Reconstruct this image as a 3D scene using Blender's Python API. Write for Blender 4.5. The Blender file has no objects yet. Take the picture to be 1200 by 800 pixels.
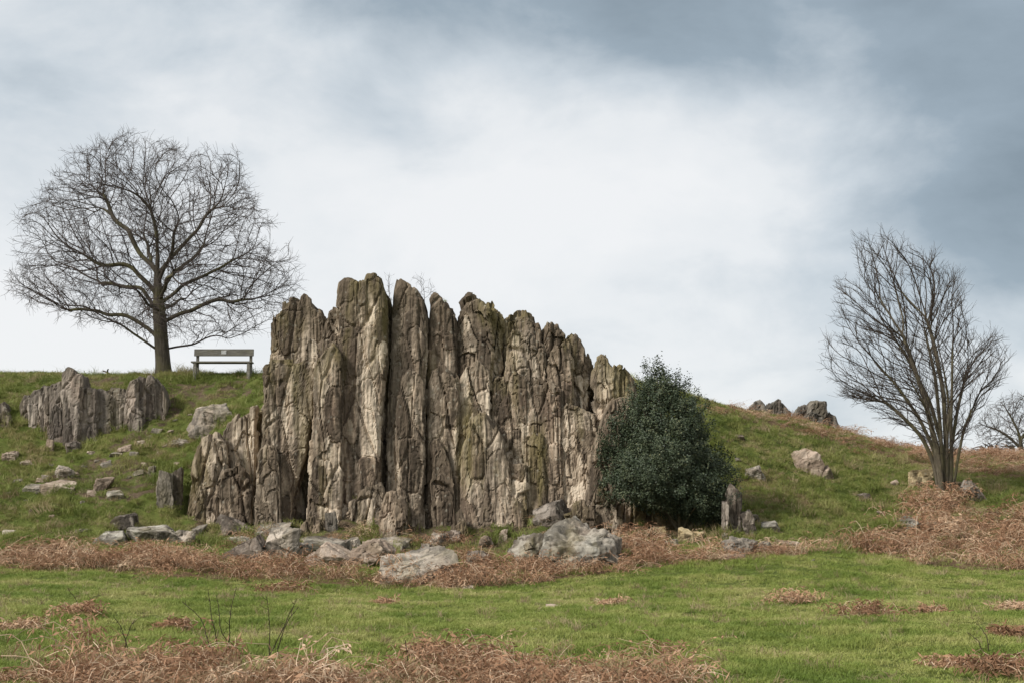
import bpy, bmesh, math, random
import numpy as np
from mathutils import Vector, Matrix

# ------------------------------------------------------------------ camera, sky, sun, exposure
S = bpy.context.scene
COL = S.collection
R = math.radians
FPX = 1667.0                       # 50 mm lens on a 36 mm sensor, in pixels of a 1200 wide picture
EYE = 1.6
PITCH = math.atan(200 / FPX)
cam = bpy.data.cameras.new('camera')
cam.sensor_width = 36; cam.lens = 50.0; cam.clip_start = 0.1; cam.clip_end = 8000
camo = bpy.data.objects.new('camera', cam); COL.objects.link(camo)
camo.location = (0, 0, EYE); camo.rotation_euler = (math.pi / 2 + PITCH, 0, 0)
S.camera = camo

SUN_EL, SUN_AZ = R(38), R(-125)    # azimuth from +Y, clockwise seen from above: behind the left shoulder
W = bpy.data.worlds.new('World'); S.world = W; W.use_nodes = True
def build_world():
    nt = W.node_tree; N = nt.nodes; L = nt.links; N.clear()
    out = N.new('ShaderNodeOutputWorld'); bg = N.new('ShaderNodeBackground'); bg.inputs['Strength'].default_value = 0.1
    L.new(bg.outputs[0], out.inputs[0])
    sky = N.new('ShaderNodeTexSky'); sky.sky_type = 'NISHITA'; sky.sun_disc = False
    sky.sun_elevation = SUN_EL; sky.sun_rotation = SUN_AZ
    tc = N.new('ShaderNodeTexCoord')
    sep = N.new('ShaderNodeSeparateXYZ'); L.new(tc.outputs['Generated'], sep.inputs[0])
    def m(op, a, b=None, c=None, clamp=False):
        n = N.new('ShaderNodeMath'); n.operation = op; n.use_clamp = clamp
        for i, v in enumerate((a, b, c)):
            if v is None: continue
            if isinstance(v, (int, float)): n.inputs[i].default_value = v
            else: L.new(v, n.inputs[i])
        return n.outputs[0]
    z = m('MAXIMUM', sep.outputs[2], 0.0)
    zz = m('ADD', z, 0.42)
    comb = N.new('ShaderNodeCombineXYZ')                       # cloud deck seen in perspective
    L.new(m('DIVIDE', sep.outputs[0], zz), comb.inputs[0]); L.new(m('DIVIDE', sep.outputs[1], zz), comb.inputs[1])
    L.new(m('MULTIPLY', z, 1.2), comb.inputs[2])
    def noise(scale, det, rough, off, dist=0.0):
        mp = N.new('ShaderNodeMapping'); L.new(comb.outputs[0], mp.inputs[0]); mp.inputs['Location'].default_value = off
        n = N.new('ShaderNodeTexNoise'); n.inputs['Scale'].default_value = scale; n.inputs['Detail'].default_value = det
        n.inputs['Roughness'].default_value = rough; n.inputs['Distortion'].default_value = dist
        L.new(mp.outputs[0], n.inputs[0]); return n.outputs['Fac']
    big = noise(1.1, 3, 0.45, (3.1, 7.7, 0), 0.3)
    mid = noise(3.2, 6, 0.52, (11.3, 2.2, 0), 0.35)
    mpb = N.new('ShaderNodeMapping'); L.new(tc.outputs['Generated'], mpb.inputs[0]); mpb.inputs['Scale'].default_value = (1, 1, 1.7); mpb.inputs['Location'].default_value = (4.2, 1.3, .6)
    nbw = N.new('ShaderNodeTexNoise'); nbw.inputs['Scale'].default_value = 6.5; nbw.inputs['Detail'].default_value = 8; nbw.inputs['Roughness'].default_value = .56; nbw.inputs['Distortion'].default_value = .25
    L.new(mpb.outputs[0], nbw.inputs[0]); billow = nbw.outputs['Fac']
    # cloud mass that hangs over the right-hand side of the hill: a lobe in direction space
    def lobe(az, el, wa, we):
        d = (math.sin(R(az)) * math.cos(R(el)), math.cos(R(az)) * math.cos(R(el)), math.sin(R(el)))
        vx = m('SUBTRACT', sep.outputs[0], d[0]); vz = m('SUBTRACT', sep.outputs[2], d[2]); vy = m('SUBTRACT', sep.outputs[1], d[1])
        q = m('ADD', m('ADD', m('POWER', m('DIVIDE', vx, wa), 2), m('POWER', m('DIVIDE', vz, we), 2)), m('POWER', m('DIVIDE', vy, 0.6), 2))
        return m('POWER', 2.718, m('MULTIPLY', q, -1))
    dark = m('ADD', m('MULTIPLY', lobe(6, 21, 0.28, 0.072), 0.92), m('MULTIPLY', lobe(21, 14, 0.12, 0.12), 0.95))
    dark = m('SUBTRACT', dark, m('ADD', m('MULTIPLY', lobe(2.5, 13, 0.13, 0.05), 0.35), m('MULTIPLY', lobe(-14, 9, 0.16, 0.08), 0.2)))
    grad = m('MULTIPLY', m('SMOOTH_MIN', m('MULTIPLY', z, 2.2), 0.5, 0.2), 0.42)
    g = m('ADD', m('MULTIPLY', dark, 0.62), grad)
    g = m('ADD', g, m('MULTIPLY', m('SUBTRACT', big, 0.5), 0.7))
    g = m('ADD', g, m('MULTIPLY', m('SUBTRACT', mid, 0.5), 0.4))
    g = m('ADD', g, m('MULTIPLY', m('SUBTRACT', billow, 0.5), 0.9))
    ramp = N.new('ShaderNodeValToRGB'); L.new(g, ramp.inputs[0])
    e = ramp.color_ramp.elements
    e[0].position = 0.0; e[0].color = (0.90, 0.91, 0.92, 1)
    e[1].position = 1.0; e[1].color = (0.20, 0.255, 0.30, 1)
    for p, c in ((0.16, (0.83, 0.855, 0.875, 1)), (0.36, (0.62, 0.68, 0.73, 1)), (0.62, (0.34, 0.415, 0.48, 1))):
        el = e.new(p); el.color = c
    sc = N.new('ShaderNodeVectorMath'); sc.operation = 'SCALE'; L.new(ramp.outputs[0], sc.inputs[0]); sc.inputs['Scale'].default_value = 7.35
    mix = N.new('ShaderNodeMixRGB'); mix.inputs[0].default_value = 0.94
    L.new(sky.outputs[0], mix.inputs[1]); L.new(sc.outputs[0], mix.inputs[2])
    L.new(mix.outputs[0], bg.inputs['Color'])
build_world()
sun = bpy.data.lights.new('sun', 'SUN'); sun.energy = 3.3; sun.angle = R(12); sun.color = (1.0, 0.965, 0.91)
suno = bpy.data.objects.new('sun', sun); COL.objects.link(suno)
sd = Vector((math.sin(SUN_AZ) * math.cos(SUN_EL), math.cos(SUN_AZ) * math.cos(SUN_EL), math.sin(SUN_EL)))
suno.rotation_euler = sd.to_track_quat('Z', 'Y').to_euler(); suno.location = (-20, -10, 40)
S.view_settings.view_transform = 'Standard'; S.view_settings.look = 'None'
S.view_settings.gamma = 1; S.view_settings.use_curve_mapping = False
S.view_settings.exposure = 0.45
S.cycles.max_bounces = 6; S.cycles.diffuse_bounces = 3; S.cycles.transparent_max_bounces = 6

# ------------------------------------------------------------------ helpers
rng = np.random.default_rng(7); random.seed(7)
CP, SP = math.cos(PITCH), math.sin(PITCH)
def P(px, py, D):
    """world point at depth y = D that a 1200x800 picture shows at px, py"""
    a = (px - 600) / FPX; b = (400 - py) / FPX
    y = CP - SP * b
    return np.array([a / y * D, D, EYE + (SP + CP * b) / y * D])
def proj(p):
    p = np.asarray(p, float); dz = p[..., 2] - EYE
    f = p[..., 1] * CP + dz * SP; u = -p[..., 1] * SP + dz * CP
    return 600 + FPX * p[..., 0] / f, 400 - FPX * u / f
def hsh(ix, iy, iz, seed):
    M32 = 0xffffffff
    h = ((ix.astype(np.int64) * 73856093) & M32) ^ ((iy.astype(np.int64) * 19349663) & M32) ^ ((iz.astype(np.int64) * 83492791) & M32) ^ ((seed * 2654435761 + 12345) & M32)
    h ^= h >> 16; h = (h * 0x45d9f3b) & M32; h ^= h >> 15; h = (h * 0x2c1b3c6d) & M32; h ^= h >> 14
    return (h & 0xffffff) / float(0x1000000)
def pnoise(p, seed=0):
    i = np.floor(p).astype(np.int64); f = p - i
    u = f * f * f * (f * (f * 6 - 15) + 10)
    out = 0
    for dx in (0, 1):
        wx = u[..., 0] if dx else 1 - u[..., 0]
        for dy in (0, 1):
            wy = u[..., 1] if dy else 1 - u[..., 1]
            for dz in (0, 1):
                wz = u[..., 2] if dz else 1 - u[..., 2]
                h = hsh(i[..., 0] + dx, i[..., 1] + dy, i[..., 2] + dz, seed)
                t = h * 6.2831853; s = np.mod(h * 7919.0, 1.0) * 2 - 1; c = np.sqrt(1 - s * s)
                d = (f[..., 0] - dx) * c * np.cos(t) + (f[..., 1] - dy) * c * np.sin(t) + (f[..., 2] - dz) * s
                out = out + wx * wy * wz * d
    return out * 1.6
def fbm(p, oct=3, seed=0, gain=0.5):
    a, s, o = 1.0, 0, 0
    q = p.copy()
    for k in range(oct):
        s = s + a * pnoise(q, seed + k * 17); q = q * 2.03 + 3.7; a *= gain
    return s
def voronoi(p, seed=0, box=False):
    """F1, F2, three random numbers of the nearest cell, offset to its point"""
    b = np.floor(p - 0.5).astype(np.int64)
    f1 = np.full(p.shape[:-1], 9.0); f2 = f1.copy(); r = np.zeros(p.shape); dv = np.zeros(p.shape)
    for dx in (0, 1):
        for dy in (0, 1):
            for dz in (0, 1):
                ix, iy, iz = b[..., 0] + dx, b[..., 1] + dy, b[..., 2] + dz
                h = np.stack([hsh(ix, iy, iz, seed + k) for k in (1, 2, 3)], -1)
                q = np.stack([ix, iy, iz], -1) + 0.5 + (h - 0.5) * 0.8
                d = p - q; dd = ((np.abs(d) ** 5).sum(-1)) ** .2 if box else np.sqrt((d * d).sum(-1))
                n = dd < f1
                f2 = np.where(n, f1, np.minimum(f2, dd)); f1 = np.where(n, dd, f1)
                r[n] = h[n]; dv[n] = d[n]
    return f1, f2, r, dv
def sstep(a, b, x):
    t = np.clip((x - a) / (b - a), 0, 1); return t * t * (3 - 2 * t)
def in_poly(px, py, poly):
    poly = np.asarray(poly, float); ins = np.zeros(np.shape(px), bool)
    x0, y0 = poly[:, 0], poly[:, 1]; x1, y1 = np.roll(x0, -1), np.roll(y0, -1)
    for a, b, c, d in zip(x0, y0, x1, y1):
        if b == d: continue
        c_ = ((b > py) != (d > py)) & (px < (c - a) * (py - b) / (d - b) + a)
        ins ^= c_
    return ins

def mesh_np(name, V, F, mats, attrs=None, smooth=False, mat_idx=None):
    """V (n,3); F (m,3|4) int array or list of faces"""
    me = bpy.data.meshes.new(name)
    V = np.ascontiguousarray(V, np.float32)
    F = np.asarray(F, np.int32); k = F.shape[1]
    me.vertices.add(len(V)); me.vertices.foreach_set('co', V.ravel())
    me.loops.add(F.size); me.loops.foreach_set('vertex_index', F.ravel())
    me.polygons.add(len(F)); me.polygons.foreach_set('loop_start', np.arange(0, F.size, k, dtype=np.int32))
    me.polygons.foreach_set('use_smooth', np.full(len(F), smooth, bool))
    for m_ in (mats if isinstance(mats, (list, tuple)) else [mats]): me.materials.append(m_)
    if mat_idx is not None: me.polygons.foreach_set('material_index', np.asarray(mat_idx, np.int32))
    for an, av in (attrs or {}).items():
        at = me.attributes.new(an, 'FLOAT', 'POINT'); at.data.foreach_set('value', np.asarray(av, np.float32))
    me.update(calc_edges=True); me.validate()
    return me
def link(name, me, parent=None, loc=None):
    o = bpy.data.objects.new(name, me); COL.objects.link(o)
    if parent is not None: o.parent = parent
    if loc is not None: o.location = loc
    return o
def tag(o, label=None, cat=None, group=None, kind=None):
    if label: o['label'] = label
    if cat: o['category'] = cat
    if group: o['group'] = group
    if kind: o['kind'] = kind
    return o
def empty(name, loc, label, cat, group=None):
    o = bpy.data.objects.new(name, None); COL.objects.link(o); o.location = loc; o.empty_display_size = 0.2
    return tag(o, label, cat, group)

# ------------------------------------------------------------------ materials
def new_mat(name, rough=0.9, spec=0.3):
    m = bpy.data.materials.new(name); m.use_nodes = True
    b = m.node_tree.nodes['Principled BSDF']; b.inputs['Roughness'].default_value = rough
    b.inputs['Specular IOR Level'].default_value = spec
    return m, m.node_tree.nodes, m.node_tree.links, b
class NB:
    """small node-building helper"""
    def __init__(s, N, L): s.N, s.L = N, L
    def pos(s, scale=(1, 1, 1), rot=(0, 0, 0), loc=(0, 0, 0), obj=False):
        if obj: src = s.N.new('ShaderNodeTexCoord').outputs['Object']
        else: src = s.N.new('ShaderNodeNewGeometry').outputs['Position']
        mp = s.N.new('ShaderNodeMapping'); mp.inputs['Scale'].default_value = scale; mp.inputs['Rotation'].default_value = rot
        mp.inputs['Location'].default_value = loc
        s.L.new(src, mp.inputs[0]); return mp.outputs[0]
    def noise(s, vec, scale, det=4, rough=0.55, dist=0.0):
        n = s.N.new('ShaderNodeTexNoise'); n.inputs['Scale'].default_value = scale; n.inputs['Detail'].default_value = det
        n.inputs['Roughness'].default_value = rough; n.inputs['Distortion'].default_value = dist
        s.L.new(vec, n.inputs[0]); return n.outputs['Fac']
    def vor(s, vec, scale, feat='F1', out='Distance'):
        n = s.N.new('ShaderNodeTexVoronoi'); n.feature = feat; n.inputs['Scale'].default_value = scale
        s.L.new(vec, n.inputs[0]); return n.outputs[out]
    def ramp(s, fac, stops):
        n = s.N.new('ShaderNodeValToRGB'); s.L.new(fac, n.inputs[0]); e = n.color_ramp.elements
        while len(e) < len(stops): e.new(0.5)
        for k, (p, c) in enumerate(stops):
            e[k].position = p; e[k].color = (*c, 1) if not isinstance(c, (int, float)) else (c, c, c, 1)
        return n.outputs[0]
    def mix(s, fac, a, b, mode='MIX'):
        n = s.N.new('ShaderNodeMixRGB'); n.blend_type = mode
        for k, v in enumerate((fac, a, b)):
            if isinstance(v, (int, float)): n.inputs[k].default_value = v if k == 0 else (v, v, v, 1)
            elif isinstance(v, tuple): n.inputs[k].default_value = (*v, 1)
            else: s.L.new(v, n.inputs[k])
        return n.outputs[0]
    def math(s, op, a, b=None, clamp=False):
        n = s.N.new('ShaderNodeMath'); n.operation = op; n.use_clamp = clamp
        for k, v in enumerate((a, b)):
            if v is None: continue
            if isinstance(v, (int, float)): n.inputs[k].default_value = v
            else: s.L.new(v, n.inputs[k])
        return n.outputs[0]
    def attr(s, name):
        n = s.N.new('ShaderNodeAttribute'); n.attribute_name = name; return n.outputs['Fac']
    def bump(s, h, strength, dist):
        n = s.N.new('ShaderNodeBump'); n.inputs['Strength'].default_value = strength; n.inputs['Distance'].default_value = dist
        s.L.new(h, n.inputs['Height']); return n.outputs[0]

def rock_material(name, pale, mid, dark, weather, vert=0.16, moss=0.5, tonek=1.0):
    """slate-like rock: pale fresh faces, darker weathered skin, vertical stains, lichen and moss"""
    m, N, L, b = new_mat(name, 0.92, 0.2); nb = NB(N, L)
    pv = nb.pos((1, 1, vert), (0, R(4), 0)); p1 = nb.pos()
    n1 = nb.noise(pv, 1.6, 6, 0.6, 0.6)
    n2 = nb.noise(pv, 6.5, 6, 0.65, 0.3)
    n3 = nb.noise(p1, 16, 5, 0.7)
    tone = nb.attr('tone')
    t = nb.math('ADD', nb.math('MULTIPLY', n1, 0.75), nb.math('MULTIPLY', n2, 0.55))
    t = nb.math('ADD', t, nb.math('MULTIPLY', nb.math('SUBTRACT', tone, 0.5), 0.95 * tonek))
    t = nb.math('ADD', t, nb.math('MULTIPLY', nb.math('SUBTRACT', n3, 0.5), 0.35))
    c = nb.ramp(t, [(0.44, dark), (0.58, mid), (0.72, tuple(0.5 * (x + y) for x, y in zip(mid, pale))), (0.90, pale)])
    # warm and cool patches
    hue = nb.noise(nb.pos((1, 1, 0.5), loc=(5, 9, 2)), 0.9, 3)
    c = nb.mix(nb.ramp(hue, [(0.42, 0.0), (0.66, 0.5)]), c, nb.mix(0.5, c, (0.34, 0.235, 0.17)))
    # weathered skin on the tops of the slabs
    wz = nb.attr('weather')
    wf = nb.math('ADD', wz, nb.math('MULTIPLY', nb.math('SUBTRACT', nb.noise(nb.pos((1, 1, 0.5)), 2.2, 4), 0.5), 0.7), True)
    c = nb.mix(nb.ramp(wf, [(0.3, 0.0), (0.62, 0.85)]), c, nb.mix(n2, tuple(x * .7 for x in weather), tuple(x * 1.7 for x in weather)))
    pt = nb.noise(nb.pos((1, 1, 0.22), (0, R(5), 0), (31, 7, 3)), 1.5, 6, 0.62, 0.8)
    c = nb.mix(nb.ramp(pt, [(0.47, 0.0), (0.55, 0.8)]), c, nb.mix(n3, tuple(x * 0.55 for x in dark), tuple(x * 1.9 for x in dark)))
    # dark water streaks running down
    st = nb.noise(nb.pos((3.2, 3.2, 0.14), loc=(2, 4, 0)), 1.0, 4, 0.6, 0.2)
    c = nb.mix(nb.ramp(st, [(0.53, 0.0), (0.63, 0.72)]), c, tuple(x * 0.55 for x in dark))
    # olive algae and moss
    ms = nb.noise(nb.pos((1.3, 1.3, 0.3), loc=(8, 1, 3)), 0.9, 5, 0.6)
    c = nb.mix(nb.ramp(ms, [(0.51, 0.0), (0.66, moss)]), c, (0.15, 0.125, 0.04))
    # pale lichen spots
    lv = nb.vor(p1, 5.0); ln = nb.noise(p1, 9, 4, 0.7)
    lf = nb.math('SUBTRACT', ln, lv)
    c = nb.mix(nb.ramp(lf, [(0.33, 0.0), (0.42, 0.4)]), c, (0.36, 0.335, 0.27))
    L.new(c, b.inputs['Base Color'])
    hb = nb.math('ADD', nb.math('MULTIPLY', nb.noise(nb.pos((1, 1, 0.3)), 22, 6, 0.7), 0.6), nb.math('MULTIPLY', nb.noise(p1, 70, 3, 0.7), 0.25))
    L.new(nb.bump(hb, 0.7, 0.05), b.inputs['Normal'])
    return m
M = {}
M['crag'] = rock_material('crag_rock', (0.61, 0.51, 0.39), (0.28, 0.217, 0.153), (0.08, 0.061, 0.043), (0.112, 0.086, 0.058), moss=.6)
M['outcrop'] = rock_material('outcrop_rock', (0.42, 0.36, 0.30), (0.225, 0.185, 0.15), (0.085, 0.07, 0.058), (0.10, 0.085, 0.065), moss=0.25)
M['far_rock'] = rock_material('far_rock', (0.34, 0.30, 0.25), (0.16, 0.14, 0.115), (0.07, 0.06, 0.05), (0.09, 0.085, 0.07), moss=0.2)
M['stone'] = rock_material('loose_stone', (0.46, 0.40, 0.33), (0.27, 0.23, 0.18), (0.13, 0.115, 0.095), (0.20, 0.18, 0.145), vert=0.8, moss=0.3, tonek=.6)
M['grey_stone'] = rock_material('lichened_stone', (0.40, 0.375, 0.315), (0.225, 0.20, 0.162), (0.085, 0.075, 0.06), (0.18, 0.17, 0.14), vert=0.9, moss=0.3, tonek=.6)
M['pink_stone'] = rock_material('pinkish_stone', (0.50, 0.41, 0.33), (0.33, 0.26, 0.20), (0.18, 0.135, 0.10), (0.25, 0.2, 0.155), vert=0.8, moss=0.15, tonek=.6)
M['ochre_stone'] = rock_material('ochre_stone', (0.50, 0.40, 0.24), (0.33, 0.25, 0.13), (0.13, 0.10, 0.055), (0.20, 0.16, 0.075), vert=0.6, moss=0.6)
M['dark_stone'] = rock_material('dark_stone', (0.30, 0.26, 0.22), (0.155, 0.13, 0.105), (0.06, 0.05, 0.04), (0.11, 0.095, 0.07), vert=0.8, moss=0.3)

def ground_material():
    m, N, L, b = new_mat('turf', 0.95, 0.1); nb = NB(N, L)
    p = nb.pos()
    a = nb.noise(p, 0.35, 5, 0.6); c2 = nb.noise(p, 2.2, 5, 0.65); f = nb.noise(p, 14, 5, 0.7)
    green = nb.ramp(nb.math('ADD', nb.math('MULTIPLY', a, 0.6), nb.math('MULTIPLY', c2, 0.45)),
                    [(0.35, (0.06, 0.085, 0.018)), (0.52, (0.10, 0.125, 0.028)), (0.7, (0.16, 0.155, 0.05))])
    green = nb.mix(nb.ramp(f, [(0.4, 0.0), (0.7, 0.45)]), green, (0.05, 0.05, 0.018))
    soil = nb.ramp(f, [(0.3, (0.055, 0.038, 0.024)), (0.6, (0.13, 0.095, 0.062)), (0.8, (0.24, 0.19, 0.14))])
    litter = nb.ramp(f, [(0.3, (0.07, 0.045, 0.025)), (0.7, (0.19, 0.12, 0.07))])
    sf = nb.math('ADD', nb.attr('soil'), nb.math('MULTIPLY', nb.math('SUBTRACT', c2, 0.5), 1.2))
    c = nb.mix(nb.ramp(sf, [(0.45, 0.0), (0.65, 1.0)]), green, soil)
    lf = nb.math('ADD', nb.attr('litter'), nb.math('MULTIPLY', nb.math('SUBTRACT', c2, 0.5), 0.5))
    c = nb.mix(nb.ramp(lf, [(0.4, 0.0), (0.6, 1.0)]), c, litter)
    L.new(c, b.inputs['Base Color'])
    L.new(nb.bump(nb.math('ADD', f, nb.noise(p, 45, 4, 0.7)), 0.8, 0.04), b.inputs['Normal'])
    return m
M['turf'] = ground_material()

def blade_material(name, stops, patch=0.5, patch_scale=0.5, trans=0.25, rough=0.6):
    m, N, L, b = new_mat(name, rough, 0.25); nb = NB(N, L)
    oi = N.new('ShaderNodeObjectInfo'); p = nb.pos()
    t = nb.math('ADD', nb.math('MULTIPLY', oi.outputs['Random'], 1 - patch), nb.math('MULTIPLY', nb.ramp(nb.noise(p, patch_scale, 4, 0.6), [(0.36, 0.0), (0.64, 1.0)]), patch))
    c = nb.ramp(t, stops)
    L.new(c, b.inputs['Base Color'])
    if trans:
        tr = N.new('ShaderNodeBsdfTranslucent'); L.new(c, tr.inputs['Color'])
        mx = N.new('ShaderNodeMixShader'); mx.inputs[0].default_value = trans
        L.new(b.outputs[0], mx.inputs[1]); L.new(tr.outputs[0], mx.inputs[2])
        L.new(mx.outputs[0], N['Material Output'].inputs['Surface'])
    return m
M['meadow'] = blade_material('meadow_grass', [(0.05, (0.12, 0.175, 0.028)), (0.4, (0.215, 0.262, 0.056)), (0.7, (0.31, 0.325, 0.095)), (1.0, (0.44, 0.40, 0.17))], 0.75, 0.55)
M['hill'] = blade_material('hill_grass', [(0.1, (0.115, 0.145, 0.03)), (0.4, (0.18, 0.21, 0.048)), (0.65, (0.25, 0.25, 0.08)), (1.0, (0.36, 0.29, 0.15))], 0.6, 0.6)
M['dry'] = blade_material('dry_grass', [(0.0, (0.20, 0.15, 0.075)), (0.5, (0.30, 0.23, 0.125)), (1.0, (0.40, 0.32, 0.19))], 0.3)
M['bracken'] = blade_material('dead_bracken', [(0.0, (0.15, 0.08, 0.042)), (0.4, (0.285, 0.157, 0.088)), (0.75, (0.40, 0.245, 0.148)), (1.0, (0.54, 0.40, 0.27))], 0.25, 1.5, 0.15, 0.75)
M['bracken_pale'] = blade_material('pale_bracken_stems', [(0.0, (0.42, 0.28, 0.18)), (1.0, (0.62, 0.49, 0.35))], 0.3, 1.5, 0.0, 0.6)
M['holly'] = None
def bark_material(name, a, b_, c_, moss=0.0):
    m, N, L, b = new_mat(name, 0.9, 0.2); nb = NB(N, L)
    n = nb.noise(nb.pos((1, 1, 0.25)), 14, 5, 0.65); n2 = nb.noise(nb.pos(), 1.2, 3)
    c = nb.ramp(n, [(0.3, a), (0.55, b_), (0.8, c_)])
    if moss: c = nb.mix(nb.ramp(n2, [(0.45, 0.0), (0.65, moss)]), c, (0.11, 0.105, 0.035))
    L.new(c, b.inputs['Base Color']); L.new(nb.bump(n, 0.8, 0.04), b.inputs['Normal'])
    return m
M['oak_bark'] = bark_material('oak_bark', (0.04, 0.034, 0.026), (0.08, 0.067, 0.05), (0.145, 0.125, 0.098), 0.55)
M['oak_twig'] = bark_material('oak_twig', (0.045, 0.036, 0.032), (0.08, 0.063, 0.055), (0.12, 0.095, 0.082))
M['thorn_bark'] = bark_material('thorn_bark', (0.06, 0.05, 0.036), (0.12, 0.10, 0.07), (0.22, 0.19, 0.14), 0.4)
M['thorn_twig'] = bark_material('thorn_twig', (0.035, 0.028, 0.022), (0.062, 0.048, 0.038), (0.10, 0.08, 0.062))
M['bramble'] = bark_material('bramble_stem', (0.025, 0.016, 0.014), (0.045, 0.028, 0.024), (0.07, 0.045, 0.035))
def holly_material():
    m, N, L, b = new_mat('holly_leaf', 0.5, 0.3); nb = NB(N, L)
    c = nb.ramp(nb.attr('tone'), [(0.0, (0.024, 0.036, 0.018)), (0.5, (0.046, 0.062, 0.031)), (0.85, (0.085, 0.10, 0.052)), (1.0, (0.16, 0.165, 0.085))])
    L.new(c, b.inputs['Base Color']); return m
M['holly'] = holly_material()
def wood_material():
    m, N, L, b = new_mat('weathered_oak_wood', 0.85, 0.2); nb = NB(N, L)
    n = nb.noise(nb.pos((1.5, 14, 14)), 3, 6, 0.65, 0.4); n2 = nb.noise(nb.pos(), 5, 3)
    c = nb.ramp(n, [(0.3, (0.11, 0.10, 0.082)), (0.55, (0.20, 0.185, 0.155)), (0.8, (0.33, 0.31, 0.27))])
    c = nb.mix(nb.ramp(n2, [(0.5, 0.0), (0.7, 0.4)]), c, (0.16, 0.15, 0.08))
    L.new(c, b.inputs['Base Color']); L.new(nb.bump(n, 0.5, 0.01), b.inputs['Normal']); return m
M['wood'] = wood_material()
def plaque_material():
    m, N, L, b = new_mat('plaque_plate', 0.45, 0.5); nb = NB(N, L)
    L.new(nb.ramp(nb.noise(nb.pos(), 30, 3), [(0.3, (0.42, 0.41, 0.38)), (0.7, (0.6, 0.59, 0.56))]), b.inputs['Base Color']); return m
M['plaque'] = plaque_material()

# ------------------------------------------------------------------ the ground
CTRL = []      # (px, py, depth) seen in the photograph, or world points
for px in (-150, 150, 450, 750, 1050, 1350): CTRL.append((px, 800, 13.7))
for px, py, D in [
    (-200, 735, 18.5), (150, 738, 18.5), (600, 738, 18.6), (1000, 738, 18.6), (1400, 738, 18.6),
    (-250, 690, 25), (100, 694, 24.8), (450, 706, 25), (800, 704, 25), (1150, 703, 25), (1450, 703, 25),
    (-250, 655, 32.5), (0, 661, 32), (150, 668, 31.5), (300, 677, 31), (450, 687, 30.5), (600, 684, 30.5), (750, 666, 31.5), (900, 655, 32), (1050, 664, 31.5), (1200, 668, 31.5), (1450, 668, 31.5),
    # foot of the crag
    (230, 634, 35.3), (320, 640, 34.8), (420, 648, 34.5), (520, 652, 34.3), (620, 648, 34.4), (720, 640, 34.6), (820, 634, 35),
    (230, 622, 36.8), (330, 626, 36.6), (450, 630, 36.5), (560, 632, 36.5), (680, 628, 36.5), (790, 615, 37), (850, 612, 36.6),
    # left slope
    (-250, 618, 36), (0, 622, 35.5), (110, 625, 35.4), (-250, 575, 38.5), (0, 572, 38.7), (110, 575, 38.4), (200, 596, 37.2), (0, 530, 41), (60, 528, 41.3), (-250, 510, 42.5), (0, 494, 42.4),
    (110, 521, 41.5), (138, 512, 41.7), (152, 506, 41.8), (192, 490, 42.9), (150, 545, 40.2), (200, 540, 40.0), (205, 505, 42), (250, 505, 41.2), (250, 470, 43.4), (215, 470, 43.6),
    (28, 466, 44.2), (100, 449, 44.8), (170, 443, 45), (0, 462, 44.5), (-250, 470, 44.5),
    (-250, 446, 47.5), (0, 444, 47.3), (70, 445, 47), (140, 444, 46.4), (190, 441, 46.2), (260, 442, 45.4), (305, 440, 45.2), (235, 446, 44.4), (265, 446, 44.4), (295, 444, 44.5),
    (-250, 447, 56), (0, 446, 56), (260, 450, 56), (400, 455, 50), 
    # behind the crag
    (310, 452, 42.5), (400, 455, 42), (500, 455, 42), (600, 455, 42), (700, 455, 42), (320, 480, 40), (420, 500, 39.5), (520, 500, 39.5), (620, 500, 39.5), (720, 510, 40),
    # right slope
    (770, 462, 44), (830, 474, 46), (880, 485, 50), (940, 494, 51), (1000, 511, 51.5), (1060, 528, 51.5), (1110, 533, 51.5), (1200, 534, 51.5), (1450, 534, 52),
    (850, 545, 40.5), (880, 520, 43), (960, 545, 43.5), (960, 590, 39.5), (960, 630, 35.6), (1040, 560, 44), (1040, 590, 40), (1040, 630, 36), (1110, 568, 42), (1110, 600, 39), (1110, 635, 35.5),
    (1200, 560, 44), (1200, 590, 40.5), (1200, 630, 36), (1450, 570, 43), (1450, 630, 36),
    (830, 490, 56), (1000, 524, 60), (1200, 543, 60), (1450, 545, 60)]:
    CTRL.append((px, py, D))
cw = np.array([P(*c) for c in CTRL])
extra = np.array([(-20, 6, 0), (0, 6, 0), (20, 6, 0), (-26, 20, 0.15), (26, 20, 0.0)], float)
cw = np.vstack([cw, extra])
def tps_phi(r): return np.where(r > 0, r * r * np.log(np.maximum(r, 1e-9)), 0)
_n = len(cw); _A = np.zeros((_n + 3, _n + 3))
_d = np.linalg.norm(cw[:, None, :2] - cw[None, :, :2], axis=-1)
_A[:_n, :_n] = tps_phi(_d) + np.eye(_n) * 0.35
_A[:_n, _n] = 1; _A[:_n, _n + 1:] = cw[:, :2]; _A[_n, :_n] = 1; _A[_n + 1:, :_n] = cw[:, :2].T
_w = np.linalg.solve(_A, np.concatenate([cw[:, 2], [0, 0, 0]]))
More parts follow.
